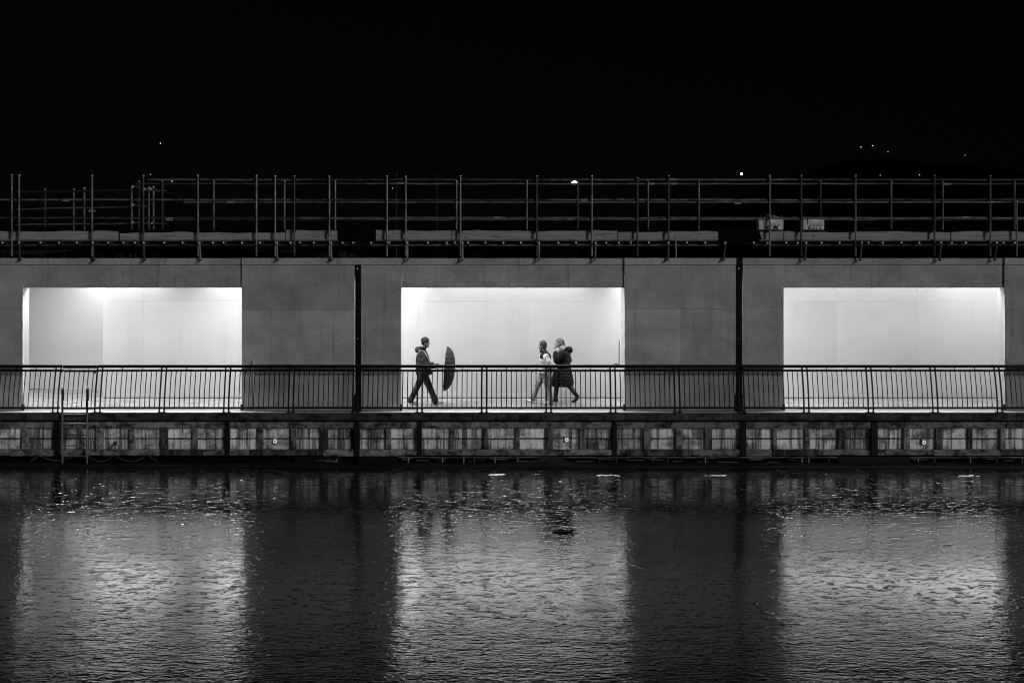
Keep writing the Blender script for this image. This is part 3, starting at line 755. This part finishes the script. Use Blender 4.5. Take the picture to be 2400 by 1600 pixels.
# ------------------------------------------------------------------ lamps and lights far behind
M_LAMP = emit('lamp_glow', .9, 9.0)
M_LAMPMID = emit('lamp_glow_mid', .9, 1.0)
M_LAMPDIM = emit('lamp_glow_dim', .9, .35)
def street_lamp(px, py, y, wpx, hpx, m, label, name='street_lamp', cat='street lamp'):
    t = thing(name, label, cat, 'far lights in the night')
    t.location = (X(px, y), y, -0.05)
    s = S(y); h = Z(py, y)+.05
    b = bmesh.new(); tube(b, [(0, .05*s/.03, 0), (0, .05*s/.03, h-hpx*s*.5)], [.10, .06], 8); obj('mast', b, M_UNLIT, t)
    b = bmesh.new(); ball(b, (0, 0, h), wpx*s/2, wpx*s/3, hpx*s/2, 12); o = obj('lit_head', b, m, t, True)
    b = box(-wpx*s*.5, wpx*s*.5, -wpx*s*.1, wpx*s*.4, h+hpx*s*.5, h+hpx*s*.62); obj('hood', b, M_UNLIT, t)
street_lamp(1347, 429, 70, 15, 9, M_LAMP, 'bright wide floodlight on a mast just behind the top scaffold rail', 'floodlight', 'floodlight')
street_lamp(1738, 408, 110, 5.5, 5.5, M_LAMP, 'bright round lamp above the scaffold left of the power boxes')
street_lamp(376, 336, 190, 2.6, 2.6, M_LAMPMID, 'lone tiny lamp high in the dark at the upper left')
for px, py, m, lb in ((2018, 345, M_LAMP, 'leftmost tiny lamp of the scatter on the right hillside'), (2045, 342, M_LAMP, 'topmost tiny lamp of the scatter on the right hillside'), (2081, 356, M_LAMPDIM, 'dim tiny lamp below the topmost one on the right hillside'), (2262, 364, M_LAMPDIM, 'dim tiny lamp far right on the hillside'), (2063, 411, M_LAMPDIM, 'dim tiny lamp just above the top rail right of the boxes'), (2155, 410, M_LAMP, 'tiny lamp just above the top rail near the far right pole'), (403, 425, M_LAMP, 'tiny lamp between the two top rails at the left'), (353, 409, M_LAMPDIM, 'dim tiny lamp just above the top rail at the left corner'), (1723, 423, M_LAMPDIM, 'dim tiny light low beside the bright round lamp'), (920, 441, M_LAMPDIM, 'dim tiny light behind the scaffold left of the middle opening')):
    street_lamp(px, py, 178, 2.5, 2.3, M_LAMPMID if m is M_LAMP else m, lb)
for px, py, lb in ((929, 402, 'thin pale mast rising behind the top rail left of centre'), (1024, 405, 'shorter thin pale mast right of the other mast')):
    t = obj('thin_mast', tub([(X(px, 25), 25, -.05), (X(px, 25), 25, Z(py, 25))], .02, 6), M_TUBEDARK); tag(t, lb, 'mast', 'thin masts behind the scaffold')

# ------------------------------------------------------------------ people
def skin_mesh(name, bm, m, parent, voxel=0.010, smooth=6, fac=0.5):
    me = mesh_from(bm, name + '_raw')
    o = bpy.data.objects.new(name, me); col.objects.link(o)
    rm = o.modifiers.new('remesh', 'REMESH'); rm.mode = 'VOXEL'; rm.voxel_size = voxel
    sm = o.modifiers.new('smooth', 'SMOOTH'); sm.iterations = smooth; sm.factor = fac
    dg = bpy.context.evaluated_depsgraph_get(); dg.update()
    me2 = bpy.data.meshes.new_from_object(o.evaluated_get(dg)); me2.name = name
    o.modifiers.clear(); o.data = me2; bpy.data.meshes.remove(me)
    for p in me2.polygons: p.use_smooth = True
    me2.materials.clear(); me2.materials.append(m)
    if parent is not None: o.parent = parent
    return o
def cloth(name, v, folds=1.0, rough=.85, sheen=0.1, quilt=False):
    t = NT(name)
    c = t.ramp(t.noise((14, 14, 9), 4, .6), [(.3, v*.5), (.7, v*1.5)])  # mottled tone paints the shade of folds into the colour
    t.l(c, t.b.inputs['Base Color']); t.b.inputs['Roughness'].default_value = rough; t.b.inputs['Specular IOR Level'].default_value = .05
    t.bump(t.noise((16, 16, 11), 4, .6), .9*folds, .05); return t.m
def elip_stack(bm, rows):
    """rows of (x, z, half depth, half width): a torso or coat built as a stack of rounded slabs"""
    rings = []
    n = 20
    for (x, z, a, b_) in rows:
        rings.append([bm.verts.new((x + a*math.cos(2*math.pi*k/n), b_*math.sin(2*math.pi*k/n), z)) for k in range(n)])
    for r0, r1 in zip(rings, rings[1:]):
        for k in range(n): bm.faces.new((r0[k], r0[(k+1)%n], r1[(k+1)%n], r1[k]))
    bm.faces.new(rings[0][::-1]); bm.faces.new(rings[-1])
def hand(bm, wrist, d, side, curl=.6):
    """palm with four curled fingers and a thumb that leaves the side of the palm; d = direction of the hand"""
    w_ = Vector(wrist); d = Vector(d).normalized()
    lat = Vector((0, 1, 0)); nrm = d.cross(lat).normalized()
    lat2 = nrm.cross(d).normalized()
    pc = w_ + d*.055
    for q in (-.03, -.01, .01, .03): cap(bm, w_+lat2*q*.6, w_+d*.095+lat2*q, .016, .013, 8)
    for q, ln in ((-.033, .062), (-.011, .075), (.011, .07), (.033, .055)):
        a = w_+d*.095+lat2*q; b_ = a+(d*math.cos(curl)+nrm*math.sin(curl)*-1)*ln*.55; c = b_+(d*math.cos(curl*2.4)-nrm*math.sin(curl*2.4))*ln*.5
        chain_caps(bm, [a, b_, c], [.0105, .0098, .0088], 8)
    a = w_+d*.035+lat2*side*.03; b_ = a+(d*.6+lat2*side*.6-nrm*.3).normalized()*.042; c = b_+(d*.9-nrm*.5).normalized()*.032
    chain_caps(bm, [a, b_, c], [.0125, .0115, .0100], 8)
def head(bm, hx, hz, s=1.0, tilt=0.0):
    """profile head facing +x, centre of the skull at hx, hz"""
    def P(x, y, z):
        c, n = math.cos(tilt), math.sin(tilt)
        return Vector((hx + s*(x*c - z*n), s*y, hz + s*(x*n + z*c)))
    ball(bm, P(-.012, 0, .022), .100*s, .076*s, .098*s, 20)
    ball(bm, P(.022, 0, -.030), .076*s, .064*s, .092*s, 18)
    ball(bm, P(.050, 0, -.088), .040*s, .042*s, .030*s, 12)
    cap(bm, P(.072, 0, -.100), P(.060, 0, -.105), .020*s, .022*s, 10)            # chin
    cap(bm, P(.092, 0, .014), P(.117, 0, -.022), .011*s, .014*s, 10)             # nose
    for y in (-.009, .009): cap(bm, P(.103, y, -.024), P(.104, y, -.026), .010*s, .010*s, 8)
    cap(bm, P(.090, -.018, -.055), P(.090, .018, -.055), .011*s, .011*s, 8)      # lips
    cap(bm, P(.088, -.016, -.066), P(.088, .016, -.066), .011*s, .011*s, 8)
    cap(bm, P(.084, -.04, .030), P(.084, .04, .030), .012*s, .012*s, 8)          # brow
    for y in (-1, 1):
        ball(bm, P(.070, y*.040, -.018), .024*s, .020*s, .020*s, 10)            # cheek
        ball(bm, P(-.005, y*.077, -.012), .018*s, .008*s, .030*s, 10)            # ear
    return P
M_EYE = plain('eye', .02, .6, 0, .1)
def person_shell(label, group='people walking behind the railing'):
    return tag(None, label) if False else None
SHOE_L = cloth('pale_shoe', .42, .3)
SHOE_D = cloth('dark_boot', .015, .3, .5)

def build_person(label, y, px, pf, facing, spec):
    """spec(bm_body) fills the body; returns list of garments (name, bm, material, parent name or None)"""
    sB = S(y)
    body = bmesh.new()
    parts = spec(body)
    o = skin_mesh('person', body, spec.skin, None, .0075, 3)
    tag(o, label, 'person', 'people walking behind the railing')
    made = {}
    for (nm, b, m, vox, smo, par) in parts:
        g = skin_mesh(nm, b, m, made.get(par, o), vox, smo) if vox else obj(nm, b, m, made.get(par, o), True)
        made.setdefault(nm, g)
    o.location = (X(px, y), y, 0.004)
    if facing < 0: o.rotation_euler = (0, 0, math.pi)
    return o

# man, facing right, holding an open umbrella out in front
def man(body):
    P = head(body, .025, 1.605, 1.0, -.05)
    cap(body, (-.035, 0, 1.38), (-.01, 0, 1.52), .062, .056)
    elip_stack(body, [(-.02, .80, .12, .16), (-.03, 1.0, .11, .155), (-.04, 1.2, .12, .18), (-.05, 1.35, .10, .17), (-.05, 1.42, .06, .09)])
    nh, fh = (.235, -.20, 1.085), (.235, .17, .955)
    chain_caps(body, [(-.06, -.20, 1.34), (-.03, -.25, 1.07), nh], [.055, .042, .03])
    chain_caps(body, [(-.05, .20, 1.34), (.00, .24, 1.04), fh], [.055, .042, .03])
    hand(body, nh, (1, .1, .02), 1, .9); hand(body, fh, (1, -.2, .0), -1, 1.1)
    chain_caps(body, [(-.03, -.09, .84), (.13, -.09, .48), (.275, -.09, .12)], [.085, .06, .045])
    chain_caps(body, [(-.03, .09, .84), (-.19, .09, .48), (-.375, .09, .13)], [.085, .06, .045])
    cap(body, (.27, -.09, .06), (.46, -.095, .09), .035, .028); cap(body, (-.385, .09, .08), (-.24, .095, .045), .035, .028)
    G = []
    b = bmesh.new()   # jacket
    elip_stack(b, [(-.015, .79, .205, .23), (-.02, .86, .215, .235), (-.03, 1.0, .195, .225), (-.045, 1.15, .175, .23), (-.055, 1.28, .155, .23), (-.06, 1.36, .125, .20), (-.05, 1.43, .085, .11), (-.035, 1.47, .075, .085)])
    chain_caps(b, [(-.07, -.21, 1.34), (-.035, -.27, 1.18), (-.025, -.285, 1.06), (.10, -.25, 1.075), (.215, -.205, 1.085)], [.085, .082, .075, .062, .05])
    chain_caps(b, [(-.06, .21, 1.34), (-.01, .27, 1.16), (.00, .27, 1.03), (.10, .23, .99), (.21, .18, .96)], [.085, .082, .075, .062, .05])
    G.append(('jacket', b, cloth('dark_jacket', .019, 1.4), .012, 3, None))
    b = bmesh.new()   # hood lying on the back
    ball(b, (-.175, 0, 1.42), .075, .13, .085); ball(b, (-.10, 0, 1.45), .09, .12, .055); torus(b, Matrix.Translation((-.06, 0, 1.475)) @ Matrix.Diagonal((1, 1.1, 1, 1)), .085, .035, 16, 8)
    G.append(('hood', b, cloth('dark_hood', .016, 1.2), .012, 3, 'jacket'))
    for s in (-1, 1):
        b = bmesh.new(); tube(b, [(-.16, s*.10, .98), (-.205, s*.13, 1.15), (-.19, s*.14, 1.30), (-.10, s*.15, 1.425), (.02, s*.15, 1.36), (.09, s*.14, 1.22), (.12, s*.13, 1.08)], .017, 8)
        G.append(('strap', b, cloth('pale_strap', .18, .5), None, 0, 'jacket'))
    b = bmesh.new()
    elip_stack(b, [(-.02, .70, .12, .17), (-.02, .84, .15, .19), (-.02, .95, .14, .18)])
    chain_caps(b, [(-.02, -.095, .80), (.06, -.095, .64), (.135, -.09, .48), (.22, -.09, .28), (.285, -.09, .11)], [.12, .098, .082, .078, .088])
    chain_caps(b, [(-.03, .095, .80), (-.11, .095, .64), (-.19, .09, .48), (-.285, .09, .28), (-.37, .09, .12)], [.12, .098, .082, .074, .082])
    G.append(('trousers', b, cloth('grey_trousers', .024, 1.5), .011, 3, None))
    b = bmesh.new(); cap(b, (.255, -.09, .055), (.30, -.09, .07), .05, .05); chain_caps(b, [(.30, -.09, .06), (.42, -.095, .085), (.485, -.10, .105)], [.052, .046, .033])
    G.append(('shoe', b, SHOE_L, .009, 2, None))
    b = bmesh.new(); cap(b, (-.395, .09, .075), (-.35, .09, .075), .048, .05); chain_caps(b, [(-.35, .09, .07), (-.26, .095, .048), (-.205, .10, .04)], [.052, .044, .034])
    G.append(('shoe', b, SHOE_L, .009, 2, None))
    b = bmesh.new()   # beanie
    ball(b, P(-.016, 0, .050), .110, .090, .098, 20); torus(b, Matrix.Translation(P(-.012, 0, .030)) @ Matrix.Rotation(.28, 4, 'Y') @ Matrix.Diagonal((1.0, .82, 1, 1)), .094, .022, 20, 8)
    ball(b, P(-.06, 0, -.01), .055, .08, .06)
    G.append(('beanie', b, cloth('black_beanie', .014, 1.0), .009, 2, None))
    for s in (-1, 1):
        b = bmesh.new(); ball(b, P(.078, s*.032, .006), .012, .012, .009, 8); G.append(('eye', b, M_EYE, None, 0, None))
    b = bmesh.new(); bx(b, .30, .385, -.235, -.165, 1.075, 1.092)
    G.append(('cuff_flap', b, cloth('black_glove', .01), .006, 1, None))
    return G
man.skin = M_SKIN
PY_MAN = 1.0
build_person('man in dark hooded jacket and black beanie walking behind a forward-held umbrella', PY_MAN, 995, 950, 1, man)

# woman in a pale jacket, facing left
def woman_a(body):
    P = head(body, .020, 1.515, .95, .0)
    cap(body, (-.03, 0, 1.30), (-.005, 0, 1.43), .055, .05)
    elip_stack(body, [(-.02, .78, .12, .17), (-.03, .95, .105, .145), (-.04, 1.12, .115, .165), (-.05, 1.26, .095, .155), (-.045, 1.33, .055, .085)])
    fh, bh = (.18, -.20, .90), (-.315, .20, .93)
    chain_caps(body, [(-.05, -.185, 1.26), (-.02, -.225, 1.02), fh], [.05, .04, .028])
    chain_caps(body, [(-.05, .185, 1.26), (-.17, .23, 1.06), bh], [.05, .04, .028])
    hand(body, fh, (1, .1, -.35), 1, .8); hand(body, bh, (-.8, 0, -.5), -1, .5)
    chain_caps(body, [(-.02, -.085, .80), (.145, -.085, .47), (.255, -.085, .12)], [.08, .056, .042])
    chain_caps(body, [(-.05, .085, .80), (-.11, .085, .45), (-.19, .085, .10)], [.08, .056, .042])
    cap(body, (.255, -.085, .06), (.41, -.09, .10), .033, .026); cap(body, (-.21, .085, .05), (-.05, .085, .04), .033, .026)
    G = []
    pale = cloth('pale_jacket', .30, 2.0)
    b = bmesh.new()
    elip_stack(b, [(-.05, .80, .20, .22), (-.06, .88, .205, .225), (-.05, 1.0, .175, .21), (-.05, 1.14, .155, .21), (-.055, 1.24, .135, .20), (-.055, 1.29, .10, .15)])
    chain_caps(b, [(-.055, -.20, 1.25), (-.03, -.245, 1.12), (-.02, -.255, 1.0), (.07, -.235, .95), (.155, -.205, .91)], [.075, .078, .072, .062, .05])
    chain_caps(b, [(-.07, .20, 1.25), (-.13, .24, 1.12), (-.19, .25, 1.04), (-.25, .235, .985), (-.30, .205, .94)], [.08, .085, .08, .068, .055])
    G.append(('jacket', b, pale, .012, 3, None))
    b = bmesh.new()
    elip_stack(b, [(-.058, 1.185, .150, .218), (-.06, 1.25, .143, .212), (-.06, 1.30, .118, .175), (-.045, 1.35, .085, .10), (-.02, 1.385, .085, .085)])
    G.append(('yoke', b, cloth('black_yoke', .010, .6), .011, 2, 'jacket'))
    b = bmesh.new()
    cap(b, (.06, 0, 1.36), (.085, 0, 1.335), .022, .014); torus(b, Matrix.Translation((-.015, 0, 1.375)) @ Matrix.Rotation(-.2, 4, 'Y'), .078, .02, 16, 6)
    G.append(('collar', b, cloth('black_collar', .010, .5), .009, 2, 'jacket'))
    tr = cloth('pale_trousers', .19, 2.0)
    b = bmesh.new()
    elip_stack(b, [(-.03, .68, .12, .165), (-.03, .80, .145, .185), (-.03, .90, .135, .175)])
    chain_caps(b, [(-.02, -.088, .78), (.07, -.088, .62), (.145, -.085, .47), (.205, -.085, .29), (.258, -.085, .13)], [.112, .092, .078, .068, .064])
    chain_caps(b, [(-.05, .088, .78), (-.085, .088, .62), (-.11, .085, .45), (-.155, .085, .27), (-.19, .085, .09)], [.112, .094, .082, .078, .078])
    G.append(('trousers', b, tr, .011, 3, None))
    b = bmesh.new(); cap(b, (.235, -.085, .06), (.28, -.085, .07), .046, .046); chain_caps(b, [(.28, -.085, .06), (.38, -.09, .09), (.43, -.09, .115)], [.046, .040, .028])
    G.append(('shoe', b, SHOE_L, .009, 2, None))
    b = bmesh.new(); cap(b, (-.235, .085, .05), (-.17, .085, .055), .046, .046); chain_caps(b, [(-.17, .085, .055), (-.08, .085, .042), (-.02, .085, .036)], [.046, .040, .031])
    G.append(('shoe', b, SHOE_L, .009, 2, None))
    b = bmesh.new()
    ball(b, P(-.022, 0, .035), .102, .085, .100, 20); ball(b, P(-.052, 0, -.018), .070, .078, .075); torus(b, Matrix.Translation(P(-.02, 0, .03)) @ Matrix.Rotation(.75, 4, 'Y') @ Matrix.Diagonal((1, .84, 1, 1)), .092, .014, 20, 8)
    G.append(('beanie', b, cloth('dark_cap', .022, .8), .009, 2, None))
    b = bmesh.new()
    for i in range(10):
        a = random.uniform(-1, 1); cap(b, P(-.075+random.uniform(-.02, .02), a*.06, -.06), P(-.095+random.uniform(-.02, .03), a*.05, -.145), .02, .012, 8)
    G.append(('hair', b, cloth('mid_hair', .07, 1.5), .008, 2, None))
    for s in (-1, 1):
        b = bmesh.new(); ball(b, P(.076, s*.032, .006), .011, .011, .008, 8); G.append(('eye', b, M_EYE, None, 0, None))
    b = bmesh.new(); bx(b, -.022, .028, -.160, -.156, .76, .815)
    G.append(('pocket_tag', b, cloth('white_tag', .8, .2), None, 0, 'trousers'))
    return G
woman_a.skin = M_SKIN
build_person('woman in pale jacket with black yoke and dark cap striding left', 1.15, 1273, 949, -1, woman_a)

# woman in a long dark quilted coat, facing left
def woman_b(body):
    P = head(body, .050, 1.545, .97, .02)
    cap(body, (-.06, 0, 1.34), (.01, 0, 1.46), .055, .05)
    elip_stack(body, [(-.04, .78, .12, .17), (-.04, .95, .105, .145), (-.06, 1.12, .115, .165), (-.08, 1.28, .095, .155), (-.07, 1.36, .055, .085)])
    nh, fh = (-.09, -.245, .93), (.13, .12, 1.345)
    chain_caps(body, [(-.10, -.19, 1.28), (-.20, -.26, 1.08), nh], [.05, .04, .028])
    chain_caps(body, [(-.06, .19, 1.28), (.10, .22, 1.10), fh], [.05, .04, .028])
    hand(body, fh, (.1, -.2, 1), -1, .9); hand(body, nh, (.8, .1, -.5), 1, .9)
    chain_caps(body, [(.0, -.06, .82), (.10, -.06, .48), (.135, -.06, .11)], [.08, .056, .042])
    chain_caps(body, [(-.04, .08, .82), (-.21, .08, .46), (-.395, .08, .21)], [.08, .056, .045])
    cap(body, (.12, -.06, .05), (.26, -.06, .04), .033, .026)
    chain_caps(body, [(-.40, .08, .20), (-.44, .08, .16), (-.36, .08, .06), (-.31, .08, .03)], [.042, .035, .034, .026])
    G = []
    coat = cloth('quilted_coat', .006, 1.0, .6)
    b = bmesh.new(); rows = []
    prof_ = [(1.40, -.085, .085, .10), (1.34, -.09, .15, .19), (1.25, -.09, .175, .225), (1.1, -.075, .185, .23), (.95, -.06, .195, .235), (.80, -.05, .245, .26), (.65, -.05, .285, .28), (.52, -.05, .31, .29), (.42, -.035, .30, .28)]
    nq = 12
    def lerp_prof(z):
        for (a, b2) in zip(prof_, prof_[1:]):
            if a[0] >= z >= b2[0]:
                f = (a[0]-z)/(a[0]-b2[0]); return [a[i]+(b2[i]-a[i])*f for i in range(1, 4)]
        return list(prof_[-1][1:])
    zt, zb = 1.385, .42
    steps = nq*6
    for i in range(steps+1):
        z = zb+(zt-zb)*i/steps
        x, hd, hw = lerp_prof(z)
        puff = 1.0 - .075*(1-abs(math.sin(math.pi*nq*i/steps)))**2
        slope = 0.10 if z < .7 else 0
        rows.append((x, z, hd*puff, hw*puff))
    elip_stack(b, rows)
    G.append(('coat', b, coat, .010, 1, None))
    for nm, pts in (('sleeve', [(-.11, -.21, 1.29), (-.19, -.275, 1.18), (-.235, -.285, 1.07), (-.17, -.28, .98), (-.09, -.255, .93)]), ('sleeve', [(-.04, .20, 1.29), (.07, .235, 1.18), (.115, .235, 1.10), (.145, .18, 1.22), (.135, .13, 1.32)])):
        b = bmesh.new()
        P_ = [Vector(p) for p in pts]
        for i in range(len(P_)-1):
            for k in range(4):
                f = k/4; c = P_[i].lerp(P_[i+1], f); r = (.088-.028*(i+f)/4)
                ball(b, c, r, seg=12); 
                if k % 2 == 0: ball(b, c, r*1.07, seg=12)
        G.append((nm, b, coat, .010, 1, 'coat'))
    b = bmesh.new()
    ball(b, (-.215, 0, 1.375), .105, .15, .085); ball(b, (-.13, 0, 1.40), .10, .14, .06); ball(b, (-.25, 0, 1.345), .07, .12, .07)
    G.append(('hood', b, coat, .011, 2, 'coat'))
    b = bmesh.new()
    for i in range(90):
        f = random.random(); s = random.choice((-1, 1))
        p = Vector((.015-.15*f, s*(.10+.03*math.sin(f*3)), 1.315+.16*f))
        q = p+Vector((random.uniform(-.03, .03), s*random.uniform(.005, .04), random.uniform(-.02, .035)))
        cap(b, p, q, .020, .008, 6)
    G.append(('fur_trim', b, cloth('pale_fur', .22, 2.0), .008, 1, 'hood'))
    tg = cloth('dark_leggings', .02, .6)
    b = bmesh.new(); chain_caps(b, [(.02, -.06, .78), (.09, -.06, .48), (.13, -.06, .14)], [.095, .072, .055]); G.append(('leggings', b, tg, .010, 2, None))
    b = bmesh.new(); chain_caps(b, [(-.05, .08, .78), (-.21, .08, .46), (-.37, .08, .24)], [.095, .075, .056]); G.append(('leggings', b, cloth('grey_leggings', .04, .6), .010, 2, None))
    b = bmesh.new(); chain_caps(b, [(.128, -.06, .20), (.13, -.06, .07)], [.06, .052]); chain_caps(b, [(.10, -.06, .045), (.19, -.06, .05), (.27, -.06, .036)], [.045, .043, .032]); G.append(('boot', b, SHOE_D, .009, 2, None))
    b = bmesh.new(); chain_caps(b, [(-.345, .08, .27), (-.415, .08, .19)], [.06, .052]); chain_caps(b, [(-.455, .08, .175), (-.415, .08, .10), (-.335, .08, .035), (-.305, .08, .03)], [.036, .048, .036, .028]); cap(b, (-.455, .08, .175), (-.475, .08, .155), .022, .018); G.append(('boot', b, SHOE_D, .009, 2, None))
    hairm = cloth('fair_hair', .075, 2.2)
    b = bmesh.new()
    ball(b, P(-.022, 0, .035), .103, .083, .100, 20); ball(b, P(-.045, 0, .0), .083, .080, .080)
    for i in range(26):
        a = random.uniform(-1, 1); cap(b, P(.05, a*.06, .085-.02*abs(a)), P(-.10, a*.04, .01+random.uniform(-.03, .03)), .010, .014, 6)
    G.append(('hair', b, hairm, .007, 1, None))
    b = bmesh.new()
    for i in range(16):
        cap(b, P(-.125, random.uniform(-.02, .02), .02), P(-.165+random.uniform(-.02, .02), random.uniform(-.03, .03), -.075+random.uniform(-.02, .02)), .022, .012, 6)
    G.append(('ponytail', b, hairm, .008, 1, 'hair'))
    b = bmesh.new(); torus(b, Matrix.Translation(P(-.118, 0, .04)) @ Matrix.Rotation(R(70), 4, 'Y'), .032, .018, 14, 8); ball(b, P(-.122, 0, .068), .022, .028, .024)
    G.append(('scrunchie', b, cloth('black_scrunchie', .01), .007, 1, 'hair'))
    for s in (-1, 1):
        b = bmesh.new(); ball(b, P(.077, s*.032, .006), .011, .011, .008, 8); G.append(('eye', b, M_EYE, None, 0, None))
    return G
woman_b.skin = M_SKIN
build_person('woman in long dark quilted coat with fur-trimmed hood and fair ponytail', 1.60, 1314, 943, -1, woman_b)

# umbrella held level in front of the man
umb = thing('umbrella', 'dark checked open umbrella held level in front of the man in the beanie', 'umbrella')
yU = PY_MAN+.13
sU = S(PY_MAN)
umb.location = (X(1043.5, PY_MAN), yU, Z(865, PY_MAN))
umb.rotation_euler = (0, R(4.5), 0)          # local +x runs from the hand to the tip
def m_canopy():
    t = NT('checked_canopy')
    tc = t.n('TexCoord'); sp = t.n('SeparateXYZ'); t.l(tc.outputs['Object'], sp.inputs[0])
    def bars(sock, f):
        return t.math('GREATER_THAN', t.math('SINE', t.math('MULTIPLY', sock, f)), .55)
    g = t.math('ADD', bars(sp.outputs['Y'], 55), bars(sp.outputs['Z'], 55))
    c = t.math('ADD', t.math('MULTIPLY', g, .010), .006)
    t.l(c, t.b.inputs['Base Color']); t.b.inputs['Roughness'].default_value = .8; t.b.inputs['Specular IOR Level'].default_value = .1
    return t.m
b = bmesh.new()
NR, NS, RU, DP = 8, 6, .575, .262
def canopy_pt(a, f):
    seg = (a/(2*math.pi)*NR) % 1.0
    sagf = math.sin(math.pi*seg)                          # between ribs the cloth is pulled in
    r = RU*math.sin(f*math.pi*.5)**.95*(1-.05*sagf*f**2)
    x = DP*math.cos(f*math.pi*.5) + .007*sagf*f**2
    return Vector((x-.012, r*math.cos(a), r*math.sin(a)))
AN = NR*6
apex = b.verts.new(canopy_pt(0, 0)); ringsU = []
for j in range(1, 9):
    ringsU.append([b.verts.new(canopy_pt(2*math.pi*i/AN, j/8)) for i in range(AN)])
for i in range(AN): b.faces.new((apex, ringsU[0][i], ringsU[0][(i+1)%AN]))
for r0, r1 in zip(ringsU, ringsU[1:]):
    for i in range(AN): b.faces.new((r0[i], r1[i], r1[(i+1)%AN], r0[(i+1)%AN]))
can = obj('canopy', b, m_canopy(), umb, True)
sol = can.modifiers.new('thickness', 'SOLIDIFY'); sol.thickness = .003
for k in range(NR):
    a = 2*math.pi*k/NR
    obj('rib', tub([canopy_pt(a, f)+Vector((-.012, 0, 0)) for f in (.05, .3, .55, .8, 1.0)], .004, 5), M_METALDARK, umb)
    obj('stretcher', tub([(-.10, 0, 0), canopy_pt(a, .55)+Vector((-.014, 0, 0))], .0035, 5), M_METALDARK, umb)
obj('shaft', tub([(-.20, 0, 0), (DP, 0, 0)], .0075, 8), M_STEEL, umb)
obj('ferrule', tub([(DP-.01, 0, 0), (DP+.045, 0, 0)], [.009, .005], 8), M_METALDARK, umb)
obj('handle', tub([(-.31, 0, 0), (-.27, 0, 0), (-.20, 0, 0)], [.016, .019, .013], 8), M_BLACK, umb)

# ------------------------------------------------------------------ duck on the water
duck = None
def duck_make():
    yd = (CAM_Z-WATER)*F/(1247-HOR)+CAM_Y
    b = bmesh.new()
    ball(b, (-.01, 0, .035), .19, .095, .075, 18); ball(b, (-.15, 0, .05), .09, .06, .04, 12); cap(b, (-.2, 0, .06), (-.25, 0, .08), .03, .012, 8)
    chain_caps(b, [(.12, 0, .06), (.155, 0, .10), (.165, 0, .125)], [.05, .036, .032]); ball(b, (.18, 0, .135), .042, .034, .035, 12)
    cap(b, (.215, 0, .128), (.25, 0, .122), .016, .011, 8)
    o = skin_mesh('duck', b, cloth('dark_feathers', .02, 1.0, .6), None, .009, 3)
    tag(o, 'dark duck swimming in the bright middle reflection below the women', 'duck')
    o.location = (X(1322, yd), yd, WATER-.02); o.scale = (.9, .9, .5)
    b = bmesh.new()
    cap(b, (.212, 0, .126), (.258, 0, .120), .012, .009, 8); obj('bill', b, M_TUBEDARK, o, True)
    for s in (-1, 1):
        b = bmesh.new(); ball(b, (-.03, s*.085, .06), .12, .02, .045, 12); obj('wing', b, cloth('wing_feathers', .012, 1.0), o, True)
duck_make()
